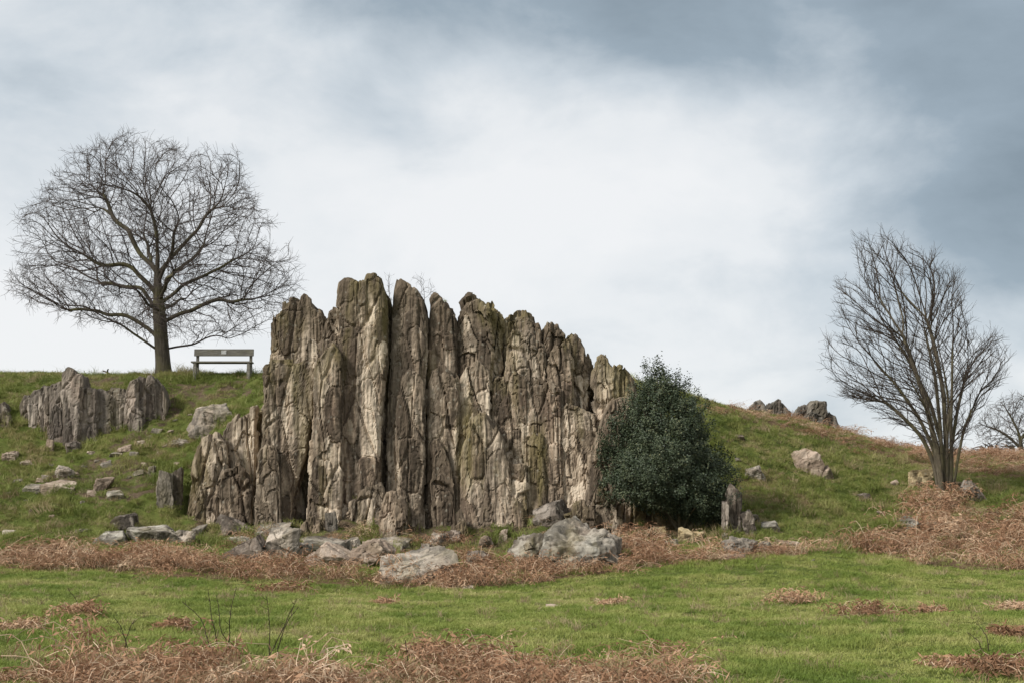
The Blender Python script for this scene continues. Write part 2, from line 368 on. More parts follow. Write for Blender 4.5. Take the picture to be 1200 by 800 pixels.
def ground_z(x, y):
    x = np.asarray(x, float); y = np.asarray(y, float); sh = x.shape
    xf = x.ravel(); yf = y.ravel(); z = np.zeros(len(xf))
    dx = np.maximum(np.abs(xf) - 22, 0); dy = np.maximum(np.maximum(9 - yf, yf - 58), 0)
    far = np.hypot(dx, dy); w = 1 - sstep(0, 38, far)
    idx = np.nonzero(w > 0)[0]
    for k in range(0, len(idx), 40000):
        i = idx[k:k + 40000]
        xc = xf[i]; yc = yf[i]
        r = np.hypot(xc[:, None] - cw[None, :, 0], yc[:, None] - cw[None, :, 1])
        z[i] = (tps_phi(r) @ _w[:_n] + _w[_n] + _w[_n + 1] * xc + _w[_n + 2] * yc) * w[i]
    # lumps: gentle in the meadow, tussocky on the slopes
    q = np.stack([xf, yf, np.zeros_like(xf)], -1)
    slope = sstep(32, 37, yf)
    z += (0.06 * pnoise(q * 0.45, 3) + 0.045 * pnoise(q * 1.5, 5) + 0.018 * pnoise(q * 3.7, 6)) * (1 - sstep(60, 300, far))
    z += slope * (0.19 * pnoise(q * 0.8, 11) + 0.12 * pnoise(q * 2.1, 12) + 0.045 * pnoise(q * 4.6, 13)) * (1 - sstep(0, 40, far)) * (1 - .65 * sstep(43.5, 46, yf))
    z += sstep(60, 400, far) * 6 * pnoise(q * 0.004, 21) - sstep(40, 200, far) * 2.5
    z -= 1.6 * sstep(-8.9, -8.0, xf) * (1 - sstep(2.6, 3.4, xf)) * sstep(36.9, 37.4, yf) * (1 - sstep(39.2, 40.6, yf))
    return z.reshape(sh)
def hit(px, py):
    """the ground point that the picture shows at px, py"""
    D = np.linspace(12.5, 58, 500)
    a = (px - 600) / FPX; b = (400 - py) / FPX; y = CP - SP * b
    pts = np.stack([a / y * D, D, EYE + (SP + CP * b) / y * D], -1)
    g = ground_z(pts[:, 0], pts[:, 1])
    k = np.nonzero(pts[:, 2] <= g)[0]
    k = k[0] if len(k) else len(D) - 1
    return np.array([pts[k, 0], pts[k, 1], g[k]])

BELT = [(-60, 652), (60, 645), (150, 648), (260, 658), (330, 664), (420, 676), (520, 676), (560, 655), (600, 664), (700, 654), (738, 628), (800, 649), (860, 648), (930, 637), (952, 648), (930, 655), (850, 656), (770, 663), (700, 674), (600, 685), (500, 690), (430, 687), (300, 680), (200, 675), (100, 669), (-60, 664)]
RIGHTB = [(1005, 648), (1030, 622), (1085, 612), (1150, 596), (1260, 590), (1260, 672), (1130, 668), (1060, 656)]
TREEB = [(1050, 604), (1075, 585), (1110, 575), (1145, 590), (1110, 606)]
SKYB = [(830, 474), (880, 486), (940, 496), (1000, 510), (1080, 531), (1260, 530), (1260, 562), (1150, 560), (1080, 548), (1000, 526), (920, 506), (860, 488)]
FOREB = [(20, 870), (34, 786), (90, 776), (160, 778), (250, 780), (330, 786), (400, 800), (470, 796), (520, 784), (600, 780), (700, 784), (790, 792), (840, 870)]
SCRUB = [(855, 560), (900, 545), (960, 575), (950, 600), (880, 600)]
SOILP = [[(195, 450), (290, 444), (300, 462), (255, 468), (215, 482), (150, 530), (120, 530), (170, 495), (200, 480)], [(40, 560), (110, 535), (180, 540), (190, 575), (140, 590), (60, 575)], [(100, 440), (150, 440), (150, 458), (105, 452)], [(690, 600), (850, 600), (850, 640), (700, 640)], [(215, 612), (300, 606), (740, 606), (740, 655), (560, 662), (400, 655), (215, 640)]]

gx = np.arange(-21, 21.01, 0.13); gy = np.arange(10, 58.01, 0.13)
def grow(a, s, lim, d):
    o = []; st = s
    while abs(a) < lim: st *= 1.22; a += d * st; o.append(a)
    return o
gx = np.concatenate([grow(-21, .13, 2500, -1)[::-1], gx, grow(21, .13, 2500, 1)])
gy = np.concatenate([grow(10, .13, 600, -1)[::-1], gy, grow(58, .13, 5000, 1)])
GX, GY = np.meshgrid(gx, gy); GZ = ground_z(GX, GY)
GV = np.stack([GX, GY, GZ], -1).reshape(-1, 3)
nx, ny = len(gx), len(gy)
ii = (np.arange(ny - 1)[:, None] * nx + np.arange(nx - 1)[None]).ravel()
GF = np.stack([ii, ii + 1, ii + nx + 1, ii + nx], -1)
gpx, gpy = proj(np.where(GV[:, 1:2] > 5, GV, [0, 5, 0]))
vis = (GV[:, 1] > 11) & (GV[:, 1] < 58)
soil = np.zeros(len(GV)); litter = np.zeros(len(GV))
for pl in SOILP: soil[in_poly(gpx, gpy, pl) & vis & (GV[:, 1] > 33.2)] = 0.62
for pl in (BELT, RIGHTB, TREEB, SKYB, FOREB): litter[in_poly(gpx, gpy, pl) & vis] = 0.75
litter[in_poly(gpx, gpy, SCRUB) & vis] = 0.5
ground = link('ground', mesh_np('ground', GV, GF, M['turf'], {'soil': soil, 'litter': litter}, smooth=True))
tag(ground, 'green grassy hillside and meadow around the rocks', kind='structure')

# ------------------------------------------------------------------ rock slabs
TRI = [0]; LEDGE = []
def fracture(V, Nn, seed, amp=1.0, fine=1.0, sc=1.0):
    """displace a surface into joint-bounded facets, steeply standing; returns points and a tone per facet"""
    q = V * sc; o = np.array([seed * 3.71, seed * 1.93, seed * 0.77])
    w = np.stack([pnoise(q * 0.8 + o, 31), pnoise(q * 0.8 + o, 32), pnoise(q * 0.8 + o, 33)], -1)
    st = q + w * 0.10; st[:, 0] += st[:, 2] * 0.05
    f1, f2, r, dv = voronoi(st * [1.15, 1.0, 0.30] + o, seed)
    d = (r[:, 0] - 0.5) * 0.07 + (dv[:, 0] * (r[:, 1] - 0.5) * 0.12 + dv[:, 2] * (r[:, 2] - 0.5) * 0.10)
    d -= 0.11 * (1 - sstep(0.0, 0.045, f2 - f1))
    tone = r[:, 2] * 0.35
    g1, g2, s, ev = voronoi(st * [2.3, 2.1, 0.95] + o * 2, seed + 40, True)
    d += (s[:, 0] - 0.5) * 0.075 + ev[:, 0] * (s[:, 1] - 0.5) * 0.13 + ev[:, 2] * (s[:, 2] - 0.5) * 0.13
    d -= 0.07 * (1 - sstep(0.0, 0.06, g2 - g1)) * (s[:, 2] > 0.3)
    tone += s[:, 1] * 0.40
    st2 = st + 0.03 * np.stack([pnoise(q * 4 + o, 36), pnoise(q * 4 + o, 37), pnoise(q * 4 + o, 38)], -1)
    h1, h2, t, hv = voronoi(st2 * [6.6, 6.2, 2.6] + o * 3, seed + 80, True)
    d += (t[:, 0] - 0.5) * 0.026 + hv[:, 0] * (t[:, 1] - 0.5) * 0.04 + hv[:, 2] * (t[:, 2] - 0.5) * 0.04
    d -= 0.02 * (1 - sstep(0.0, 0.10, h2 - h1)) * (t[:, 2] > 0.45)
    tone += t[:, 1] * 0.25
    # foliation: thin standing leaves of rock
    fo = pnoise(st * [13, 13, 0.8] + o, 51); df = fine * 0.013 * np.sign(fo) * np.minimum(1, np.abs(fo) * 5)
    df = df + fine * (0.014 * pnoise(q * 8 + o, 53) + 0.010 * pnoise(q * 15 + o, 54))
    return V + Nn * (d * amp + df)[:, None] / sc, tone

def pillar(name, parent, top, left, right, base_py, D, thick, seed, mat, skew=0.0, sp=0.030, amp=1.0, back_drop=0.35, lean=0.0, wbias=0.0, step=.22, power=9.0, sc=1.0):
    """a standing slab; outlines in picture pixels at depth D: top (px,py) from left to right, left and right edges downward"""
    def zx(lst):
        w = np.array([P(px, py, D) for px, py in lst]); k = np.argsort(w[:, 2]); return w[k, 2], w[k, 0]
    zl, xl = zx(left); zr, xr = zx(right)
    tw = np.array([P(px, py, D) for px, py in top]); tf = (tw[:, 0] - tw[0, 0]) / max(tw[-1, 0] - tw[0, 0], 1e-6) * 2 - 1
    zb = P(600, base_py, D)[2] - 0.35
    w = 0.5 * (tw[-1, 0] - tw[0, 0] + xr[0] - xl[0]) * 0.5
    d = thick * 0.5
    e_ = np.linspace(-1, 1, 500, endpoint=False); on = np.ones(500)
    sq = np.concatenate([np.stack([-e_, on], -1), np.stack([-on, -e_], -1), np.stack([e_, -on], -1), np.stack([on, e_], -1)])   # starts at the back
    sq = sq / (np.abs(sq) ** power).sum(1, keepdims=True) ** (1 / power); ux, uy = sq[:, 0], sq[:, 1]
    X = ux * w; Y = uy * d
    ds = np.hypot(np.diff(X, append=X[0]), np.diff(Y, append=Y[0]))
    wt = np.where(uy < -0.75, 1.0, np.where(uy > 0.5, 0.22, 0.7))
    cum = np.concatenate([[0], np.cumsum(ds * wt)]); n = max(14, int(cum[-1] / sp))
    k = np.clip(np.searchsorted(cum, np.linspace(0, cum[-1], n, endpoint=False)), 0, len(ux) - 1)
    ux, uy = ux[k], uy[k]
    H = tw[:, 2].max() - zb; nr = max(8, int(H / (sp * 1.25)))
    # rows: straight flank, then a rounded shoulder and the cap
    rows = [(t, 1.0) for t in np.linspace(0, 1, nr)]
    rnd = min(0.06, w * 0.2) / max(H, .1)
    rows = [(min(t, 1 - rnd * 1.6), 1.0) for t, _ in rows if t <= 1 - rnd * 1.6] + [(1 - rnd, .985), (1 - rnd * .45, .95), (1 - rnd * .12, .89)] + [(1.0, s_) for s_ in np.linspace(.8, 0.02, max(4, int(w / sp / 1.6)))]
    T = np.array([r[0] for r in rows])[:, None]; SH = np.array([r[1] for r in rows])[:, None]
    CX = ux[None] * SH; CY = uy[None] * SH
    zt = np.interp(CX, tf, tw[:, 2]) - back_drop * np.clip((CY + 0.6) / 1.6, 0, 1)
    _, _, tr, tv = voronoi(np.stack([CX.ravel() * w * 3.0, CY.ravel() * d * 2.2, np.full(CX.size, seed * 1.37)], -1), seed + 7, True)
    zt = zt - (step * (tr[:, 0] ** 1.3 + .8 * tv[:, 0] * (tr[:, 1] - .5) + .6 * tv[:, 1] * (tr[:, 2] - .5))).reshape(CX.shape) * min(1.0, w / .35)
    Z = zb + (zt - zb) * T
    XL = np.interp(Z, zl, xl); XR = np.interp(Z, zr, xr)
    Xw = (XL + XR) / 2 + (XR - XL) / 2 * CX
    Yw = D + d + d * CY + skew * CX * w + lean * (Z - zb)
    V = np.stack([Xw, Yw, Z], -1)
    # normals from the grid
    du = np.roll(V, -1, 1) - np.roll(V, 1, 1); dv = np.gradient(V, axis=0)
    Nn = np.cross(du, dv); Nn /= np.linalg.norm(Nn, axis=-1, keepdims=True) + 1e-9
    hgt = (zt - Z)
    edge = np.where(T > 0.999, 0.35, 1.0) * np.ones_like(Z)
    Vf, tone = fracture(V.reshape(-1, 3), Nn.reshape(-1, 3) * edge.reshape(-1, 1), seed, amp, sc=sc)
    weather = np.clip(1.0 - hgt.ravel() / 1.1, 0, 1) * 0.55 + wbias
    nR, nC = Z.shape
    i = np.arange(nR - 1)[:, None] * nC; j = np.arange(nC)[None]; j2 = (j + 1) % nC
    F = np.stack([i + j, i + j2, i + nC + j2, i + nC + j], -1).reshape(-1, 4)
    up = np.nonzero((T * np.ones_like(Z)).ravel() > .999)[0]
    if parent is not None and parent.name.startswith('rock_crag') and len(up): LEDGE.extend(Vf[rng.choice(up, 2)].tolist())
    TRI[0] += len(F) * 2
    base = np.array([P(0.5 * (left[-1][0] + right[-1][0]), base_py, D)[0], D + d, zb])
    pl = parent.location if parent is not None else Vector((0, 0, 0))
    me = mesh_np(name, Vf - np.array(pl), F, mat, {'tone': tone, 'weather': weather})
    return link(name, me, parent)

crag_loc = P(480, 632, 37.5); crag_loc[2] = float(ground_z(crag_loc[0], 36.2))
crag = empty('rock_crag', crag_loc, 'tall crag of upright fluted brown and cream rock pillars beside the holly', 'crag')
sd_ = [100]
def cpil(name, top, left, right, base, D, thick=1.5, **k):
    sd_[0] += 1
    L_ = [top[0]] + left; R_ = [top[-1]] + right
    return pillar(name, crag, top, L_, R_, base, D, thick, sd_[0], M['crag'], **k)
B = 634
# left end
cpil('rock_pillar', [(316, 380), (322, 362), (330, 353), (344, 346), (350, 349), (356, 341), (363, 348), (372, 358), (380, 374)], [(315, 422)], [(379, 428)], 430, 37.8, 1.5, skew=0.1, wbias=.4, amp=.6)
cpil('rock_pillar', [(308, 426), (320, 419), (350, 419), (366, 412), (377, 413)], [(304, 520), (299, 560), (299, B)], [(370, 470), (362, 520), (344, 580), (338, B)], B, 37.1, 1.8, skew=0.12, amp=.62)
cpil('rock_pillar', [(326, 452), (345, 440), (366, 446)], [(326, B)], [(364, B)], B, 38.05, 1.2)
cpil('rock_block', [(357, 404), (362, 395), (368, 397), (373, 404)], [(357, 428)], [(374, 428)], 428, 37.1, .6)
cpil('rock_slab', [(300, 524), (312, 512), (322, 522), (331, 545)], [(299, B)], [(329, B)], B, 36.88, 1.0, skew=-0.12)
# tall tower
cpil('rock_pillar', [(394, 340), (396, 325), (402, 320), (412, 322), (420, 327), (428, 326), (430, 319), (438, 317), (446, 321), (451, 336)], [(393, 400), (388, 480), (380, B)], [(453, 420), (447, 500), (444, B)], B, 37.1, 2.0, skew=-.08, wbias=.22, amp=.55)
cpil('rock_slab', [(446, 352), (453, 342), (457, 348), (460, 364)], [(444, B)], [(456, 480), (452, B)], B, 37.8, 1.5, wbias=.3)
cpil('rock_slab', [(378, 376), (384, 362), (390, 357), (398, 360)], [(376, 412), (370, B)], [(396, B)], B, 37.6, 1.5, wbias=.15)
cpil('rock_slab', [(368, 424), (378, 413), (384, 401), (390, 397), (396, 404), (402, 414)], [(364, 500), (357, 600), (355, B)], [(400, 520), (398, B)], B, 36.85, 1.4, skew=-.05, amp=.65)
cpil('rock_block', [(400, 596), (414, 584), (430, 570), (446, 562), (452, 568)], [(394, B)], [(450, B)], B, 36.9, 1.3)
cpil('rock_block', [(350, 618), (362, 600), (380, 608)], [(350, B)], [(384, B)], B, 36.4, 1.0)
# second tower
cpil('rock_pillar', [(459, 364), (461, 336), (464, 325), (469, 321), (478, 325), (488, 334), (495, 345), (501, 364)], [(456, 440), (452, 520), (450, B)], [(499, 460), (497, B)], B, 37.4, 1.8, skew=-.2, wbias=.28, amp=.55)
cpil('rock_slab', [(468, 448), (471, 435), (480, 426), (488, 428), (494, 436), (499, 450)], [(464, 520), (471, B)], [(497, 540), (494, B)], B, 37.18, 1.2, skew=.1, amp=.6)
cpil('rock_block', [(446, 592), (452, 577), (464, 572), (474, 578), (480, 594)], [(445, B)], [(481, B)], B, 36.5, 1.2)
# third fin
cpil('rock_pillar', [(503, 374), (504, 347), (508, 340), (516, 346), (524, 352), (536, 366)], [(501, 480), (499, B)], [(534, B)], B, 37.6, 1.6, skew=.1, wbias=.28, amp=.5)
cpil('rock_slab', [(499, 454), (505, 431), (518, 426), (530, 429), (538, 440)], [(498, 540), (500, B)], [(538, B)], B, 37.38, 1.3, skew=-.06, amp=.65)
cpil('rock_slab', [(502, 566), (508, 532), (518, 520), (528, 542), (535, 580)], [(508, 618)], [(536, 625)], 626, 37.2, .9)
cpil('rock_block', [(522, 632), (532, 604), (540, 592), (550, 626)], [(518, B + 4)], [(554, B + 4)], B + 4, 36.55, 1.0)
# broad wall
cpil('rock_pillar', [(536, 368), (538, 351), (544, 343), (551, 342), (560, 345), (570, 356), (578, 372)], [(535, B)], [(576, B)], B, 37.8, 1.6, wbias=.2, skew=-.1)
cpil('rock_pillar', [(564, 366), (570, 352), (577, 351), (584, 357), (590, 370)], [(562, B)], [(590, B)], B, 38.0, 1.6, wbias=.25)
cpil('rock_slab', [(535, 446), (545, 426), (560, 419), (576, 434)], [(536, B)], [(572, B)], B, 37.55, 1.3, skew=.05)
cpil('rock_slab', [(540, 524), (552, 492), (568, 480), (585, 502), (596, 534)], [(538, B)], [(600, 580), (600, B)], B, 37.32, 1.2, skew=.03, amp=.55)
cpil('rock_pillar', [(588, 376), (596, 367), (606, 361), (616, 360), (626, 366), (637, 380)], [(588, B)], [(638, B)], B, 38.1, 1.6, wbias=.15)
cpil('rock_block', [(593, 402), (600, 384), (610, 379), (620, 385), (626, 398)], [(590, 500)], [(630, 500)], 495, 37.75, .9, skew=.1)
cpil('rock_block', [(622, 410), (629, 397), (637, 404), (640, 420)], [(622, 500)], [(642, 500)], 495, 37.8, .8)
cpil('rock_pillar', [(636, 384), (642, 374), (652, 376), (660, 382), (667, 396)], [(638, B)], [(668, B)], B, 38.15, 1.5, wbias=.15)
cpil('rock_block', [(640, 420), (650, 402), (660, 398), (670, 412)], [(640, 500)], [(674, 500)], 495, 37.8, .8)
cpil('rock_pillar', [(662, 402), (666, 389), (673, 392), (682, 401), (688, 418)], [(662, B)], [(690, B)], B, 38.25, 1.4, wbias=.2)
cpil('rock_slab', [(684, 424), (689, 411), (694, 420)], [(684, B)], [(696, B)], B, 38.45, 1.2)
cpil('rock_pillar', [(694, 434), (699, 416), (704, 411), (711, 410), (715, 419), (723, 424)], [(692, B)], [(724, B)], B, 38.0, 1.6, wbias=.1, skew=-.1)
cpil('rock_pillar', [(718, 428), (726, 421), (736, 430), (746, 446)], [(717, B)], [(752, 540), (752, B)], B, 38.1, 1.6, wbias=.1, skew=.2)
cpil('rock_slab', [(698, 510), (708, 480), (722, 458), (734, 462), (742, 486)], [(690, B)], [(742, B)], B, 37.5, 1.2, skew=.15)
rs = np.random.RandomState(5)
for tops, D0, b_ in (((426, 468), 37.68, B), ((484, 540), 37.52, B), ((556, 605), 37.38, B)):
    x = 574 + rs.uniform(0, 8)
    while x < 694:
        w_ = rs.uniform(20, 46); t_ = rs.uniform(*tops) + (x - 600) * 0.12; D_ = D0 + rs.uniform(-.07, .07) + (x - 600) * 0.0022
        xr_ = x + w_; k_ = rs.uniform(.25, .75)
        bd = rs.uniform(-5, 5)
        if not (tops[0] > 540 and 650 < x < 700):
            e1, e2 = rs.uniform(1, 9, 2)
            cpil('rock_slab', [(x, t_ + e1), (x + w_ * k_ * .6, t_ + rs.uniform(0, 3)), (x + w_ * k_, t_), (x + w_ * (k_ + .2), t_ + rs.uniform(1, 4)), (xr_, t_ + e2 + 3)],
                 [(x + bd, b_)], [(xr_ + bd + rs.uniform(-2, 4), b_)], b_, D_, rs.uniform(.7, 1.2), skew=rs.uniform(-.2, .2), back_drop=.05, amp=.85, sc=1.2)
        x = xr_ + rs.uniform(-4, 2)
# right foot
cpil('rock_block', [(688, 606), (697, 577), (706, 562), (716, 586), (730, 604)], [(686, 650)], [(736, 650)], 648, 36.85, 1.2)
cpil('rock_block', [(655, 616), (668, 594), (684, 585), (702, 596)], [(652, 650)], [(706, 650)], 645, 36.7, 1.2)
cpil('rock_block', [(702, 626), (712, 606), (724, 608), (734, 628)], [(700, 652)], [(737, 652)], 650, 36.2, 1.0)
# low buttress at the left
cpil('rock_pillar', [(256, 516), (266, 494), (278, 484), (290, 476), (301, 470)], [(255, B)], [(301, B)], B, 38.05, 2.0, skew=-.05)
cpil('rock_slab', [(223, 560), (228, 532), (236, 510), (250, 505), (263, 510)], [(219, 600), (220, B)], [(266, 560), (262, B)], B, 37.45, 1.5, skew=-.12)
cpil('rock_slab', [(250, 594), (260, 552), (276, 540), (292, 556), (300, 585)], [(248, B)], [(300, B)], B, 37.35, 1.2, skew=.1)
# the mass behind that closes the joints
cpil('rock_mass', [(312, 470), (340, 445), (400, 440), (456, 440)], [(312, B)], [(456, B)], B, 38.7, 2.2, sp=.09)
cpil('rock_mass', [(452, 430), (500, 420), (560, 410), (604, 425)], [(452, B)], [(604, B)], B, 38.8, 2.2, sp=.09)
cpil('rock_mass', [(600, 420), (640, 425), (690, 440), (748, 470)], [(600, B)], [(748, B)], B, 39.2, 2.2, sp=.09)

# ------------------------------------------------------------------ smaller outcrops
def outcrop(label, loc, specs, mat, seed, amp=.6, sp=.036, dD=0.0):
    o = empty('rock_outcrop', loc, label, 'rock outcrop')
    for k, (top, left, right, base, D, th) in enumerate(specs):
        D += dD
        pillar('rock_slab', o, top, [top[0]] + left, [top[-1]] + right, base, D, th, seed + k, mat, skew=(-.2, .1, .2, -.1)[k % 4], sp=sp, amp=amp, back_drop=.2, sc=1.25, step=.13)
    return o
l = hit(110, 520)
outcrop('ragged grey brown rock rib of upright slabs on the slope below the oak', l, [
    ([(22, 474), (27, 461), (34, 463)], [(23, 484)], [(35, 486)], 486, 43.2, .9),
    ([(32, 466), (38, 456), (47, 455)], [(32, 494)], [(48, 494)], 494, 42.9, .9),
    ([(44, 458), (50, 450), (57, 450)], [(46, 496)], [(58, 500)], 498, 42.8, .9),
    ([(52, 462), (60, 449), (72, 446)], [(52, 500), (54, 528)], [(76, 528)], 528, 42.4, 1.0),
    ([(69, 446), (71, 432), (75, 429), (78, 425), (84, 428), (90, 434), (96, 435), (98, 446)], [(72, 505)], [(92, 515)], 522, 42.2, 1.0),
    ([(57, 486), (63, 472), (71, 476)], [(56, 528)], [(76, 528)], 528, 42.25, .6),
    ([(74, 508), (82, 490), (90, 500)], [(73, 528)], [(92, 526)], 526, 42.2, .6),
    ([(90, 462), (98, 451), (106, 453), (113, 456)], [(88, 524)], [(114, 522)], 522, 42.4, 1.0),
    ([(108, 456), (116, 453), (124, 457), (133, 464)], [(108, 520)], [(130, 512)], 516, 42.6, 1.0),
    ([(94, 505), (103, 494), (112, 508)], [(92, 524)], [(116, 522)], 522, 42.3, .6),
    ([(128, 466), (136, 457), (142, 459), (149, 466)], [(127, 512)], [(150, 506)], 508, 42.7, 1.0),
    ([(116, 460), (126, 452), (138, 453), (146, 455), (153, 462)], [(116, 514)], [(152, 508)], 510, 42.95, 1.0),
    ([(146, 458), (151, 445), (160, 443)], [(142, 505)], [(160, 503)], 503, 42.7, .9),
    ([(157, 450), (162, 439), (170, 441)], [(157, 500)], [(170, 498)], 498, 42.9, .9),
    ([(167, 450), (172, 439), (177, 436), (182, 444)], [(167, 497)], [(183, 494)], 495, 43.0, .9),
    ([(179, 450), (183, 440), (190, 450), (196, 470)], [(178, 495)], [(194, 490)], 490, 43.2, .9),
    ([(150, 484), (156, 472), (166, 480)], [(149, 500)], [(168, 500)], 500, 42.6, .5)], M['outcrop'], 300, dD=-.55)
l = hit(5, 494)
outcrop('small low rock knob set in the grass left of the ragged rib', l, [
    ([(-12, 480), (-4, 470), (3, 468), (8, 474), (12, 484)], [(-14, 494)], [(13, 494)], 494, 42.6, .9),
    ([(-2, 485), (4, 478), (10, 486)], [(-2, 495)], [(11, 495)], 495, 42.2, .6)], M['outcrop'], 340)
l = P(905, 488, 55.5); l[2] = float(ground_z(l[0], l[1]))
outcrop('jagged dark rocks with two rounded peaks on the bracken covered skyline', l, [
    ([(872, 486), (880, 475), (886, 469), (893, 466), (899, 474)], [(870, 496)], [(900, 498)], 496, 55.0, 1.2),
    ([(896, 482), (901, 469), (906, 470), (912, 466), (919, 468), (925, 475), (931, 490)], [(894, 500)], [(933, 502)], 500, 54.6, 1.4)], M['far_rock'], 350, 1.0, .06, -2.2)
l = P(955, 492, 55.5); l[2] = float(ground_z(l[0], l[1]))
outcrop('blocky flat topped dark rocks on the skyline nearer the multi stemmed tree', l, [
    ([(929, 490), (935, 477), (943, 472), (950, 476)], [(928, 504)], [(952, 504)], 502, 55.4, 1.4),
    ([(946, 478), (950, 468), (960, 467), (968, 470), (971, 482)], [(944, 504)], [(972, 508)], 505, 55.0, 1.4),
    ([(942, 494), (952, 482), (964, 484), (974, 498)], [(940, 506)], [(976, 508)], 506, 54.6, 1.0),
    ([(967, 490), (972, 478), (978, 484), (983, 494), (989, 506)], [(966, 510)], [(990, 512)], 510, 55.2, 1.2)], M['far_rock'], 360, 1.0, .06, -2.2)
print('slab tris', TRI[0])

# ------------------------------------------------------------------ loose stones
def cube_sphere(n):
    g = np.linspace(-1, 1, n); V = []; F = []
    for ax in range(3):
        for sg in (-1, 1):
            a, b_ = np.meshgrid(g, g, indexing='ij'); v = np.zeros((n, n, 3))
            v[..., ax] = sg; v[..., (ax + 1) % 3] = a; v[..., (ax + 2) % 3] = b_ * sg
            o = sum(len(x) for x in V); V.append(v.reshape(-1, 3))
            i = (np.arange(n - 1)[:, None] * n + np.arange(n - 1)[None]).ravel() + o
            F.append(np.stack([i, i + n, i + n + 1, i + 1], -1))
    V = np.vstack(V); F = np.vstack(F)
    key = np.round(V * 1000).astype(np.int64); _, idx, inv = np.unique(key, axis=0, return_index=True, return_inverse=True)
    V = V[idx]; F = inv.ravel()[F]
    return V / np.linalg.norm(V, axis=1, keepdims=True), F
CS = {n: cube_sphere(n) for n in (10, 18, 30, 46)}
def stone(px, py, w, h, shape, mat, label, seed, D=None, depth=None, tilt=None, name='stone', cat='stone', group=None, sink=0.22):
    p = hit(px, py) if D is None else P(px, py, D)
    Dd = p[1]; k = Dd / FPX
    rs = np.random.RandomState(seed)
    W_, H_ = w * k * 1.06, h * k * (1.0 if shape == 'upright' else .86)
    n = 46 if w > 60 else 30 if w > 24 or (shape == 'upright' and h > 20) else 18 if w > 9 else 10
    Dir, F = CS[n]
    # a random polytope with few faces
    m = {'slab': 7, 'block': 6, 'boulder': 22, 'upright': 7, 'lump': 14}[shape]
    nr = rs.normal(size=(m, 3)); nr /= np.linalg.norm(nr, axis=1, keepdims=True)
    box = np.array([(1, 0, 0), (-1, 0, 0), (0, 1, 0), (0, -1, 0), (0, 0, 1), (0, 0, -1)], float)
    jit = {'slab': .38, 'block': .36, 'boulder': .5, 'upright': .16, 'lump': .45}[shape]
    box = box + rs.normal(size=box.shape) * jit * .6; box /= np.linalg.norm(box, axis=1, keepdims=True)
    nn = np.vstack([box, nr]); dd = np.concatenate([rs.uniform(.78, .95, 6), rs.uniform(.98, 1.25, m)])
    dot = Dir @ nn.T; rr = np.where(dot > 1e-3, dd / np.maximum(dot, 1e-3), 9)
    kk = 90.0; rr = -np.log(np.exp(-np.minimum(rr, 6) * kk).sum(1)) / kk
    V = Dir * rr[:, None]
    V /= np.abs(V).max(0)
    dp = depth if depth is not None else {'slab': .8, 'block': .8, 'boulder': .85, 'upright': .7, 'lump': .9}[shape] * W_ + (.25 * H_ if shape != 'upright' else 0)
    V = V * np.array([W_ / 2, dp / 2, H_ * (0.5 + sink)])
    a = tilt if tilt is not None else rs.uniform(-.12, .12)
    ca, sa = math.cos(a), math.sin(a); V = V @ np.array([[ca, 0, sa], [0, 1, 0], [-sa, 0, ca]])
    b_ = rs.uniform(.12, .42) if shape in ('slab', 'block') else rs.uniform(-.1, .2); cb, sb = math.cos(b_), math.sin(b_); V = V @ np.array([[1, 0, 0], [0, cb, sb], [0, -sb, cb]])
    Nn = V / np.linalg.norm(V, axis=1, keepdims=True)
    s_ = max(.25, min(W_, H_ * 2)) / 1.0
    q = V / s_ + seed * 5.3
    g1, g2, r, dv = voronoi(q * [3, 3, 3.4], seed)
    d = (r[:, 0] - .5) * .05 + dv[:, 0] * (r[:, 1] - .5) * .10 - .03 * (1 - sstep(0, .06, g2 - g1)) * (r[:, 2] > .75)
    d += .016 * pnoise(q * 4, 3) + .018 * pnoise(q * 11, 4) + .01 * pnoise(q * 24, 6)
    if shape in ('boulder', 'lump'): d += .05 * pnoise(q * 3.1, 8) + .05 * np.abs(pnoise(q * 6.3, 9)) + .025 * pnoise(q * 14, 10)
    V = V + Nn * (d * s_)[:, None]
    if shape == 'upright': V, _t = fracture(V, Nn, seed, .75, sc=2.2)
    V[:, 2] += H_ * (0.5 - sink) - (V[:, 2].max() - H_ * (1.0)) * .5
    o = link(name, mesh_np(name, V, F, M[mat], {'tone': r[:, 2] * .6 + .2 + rs.uniform(-.15, .15), 'weather': np.full(len(V), .1)}), loc=(p[0], p[1] + dp * .3, p[2] - .10 * H_))
    TRI[0] += len(F) * 2
    return tag(o, label, cat, group)
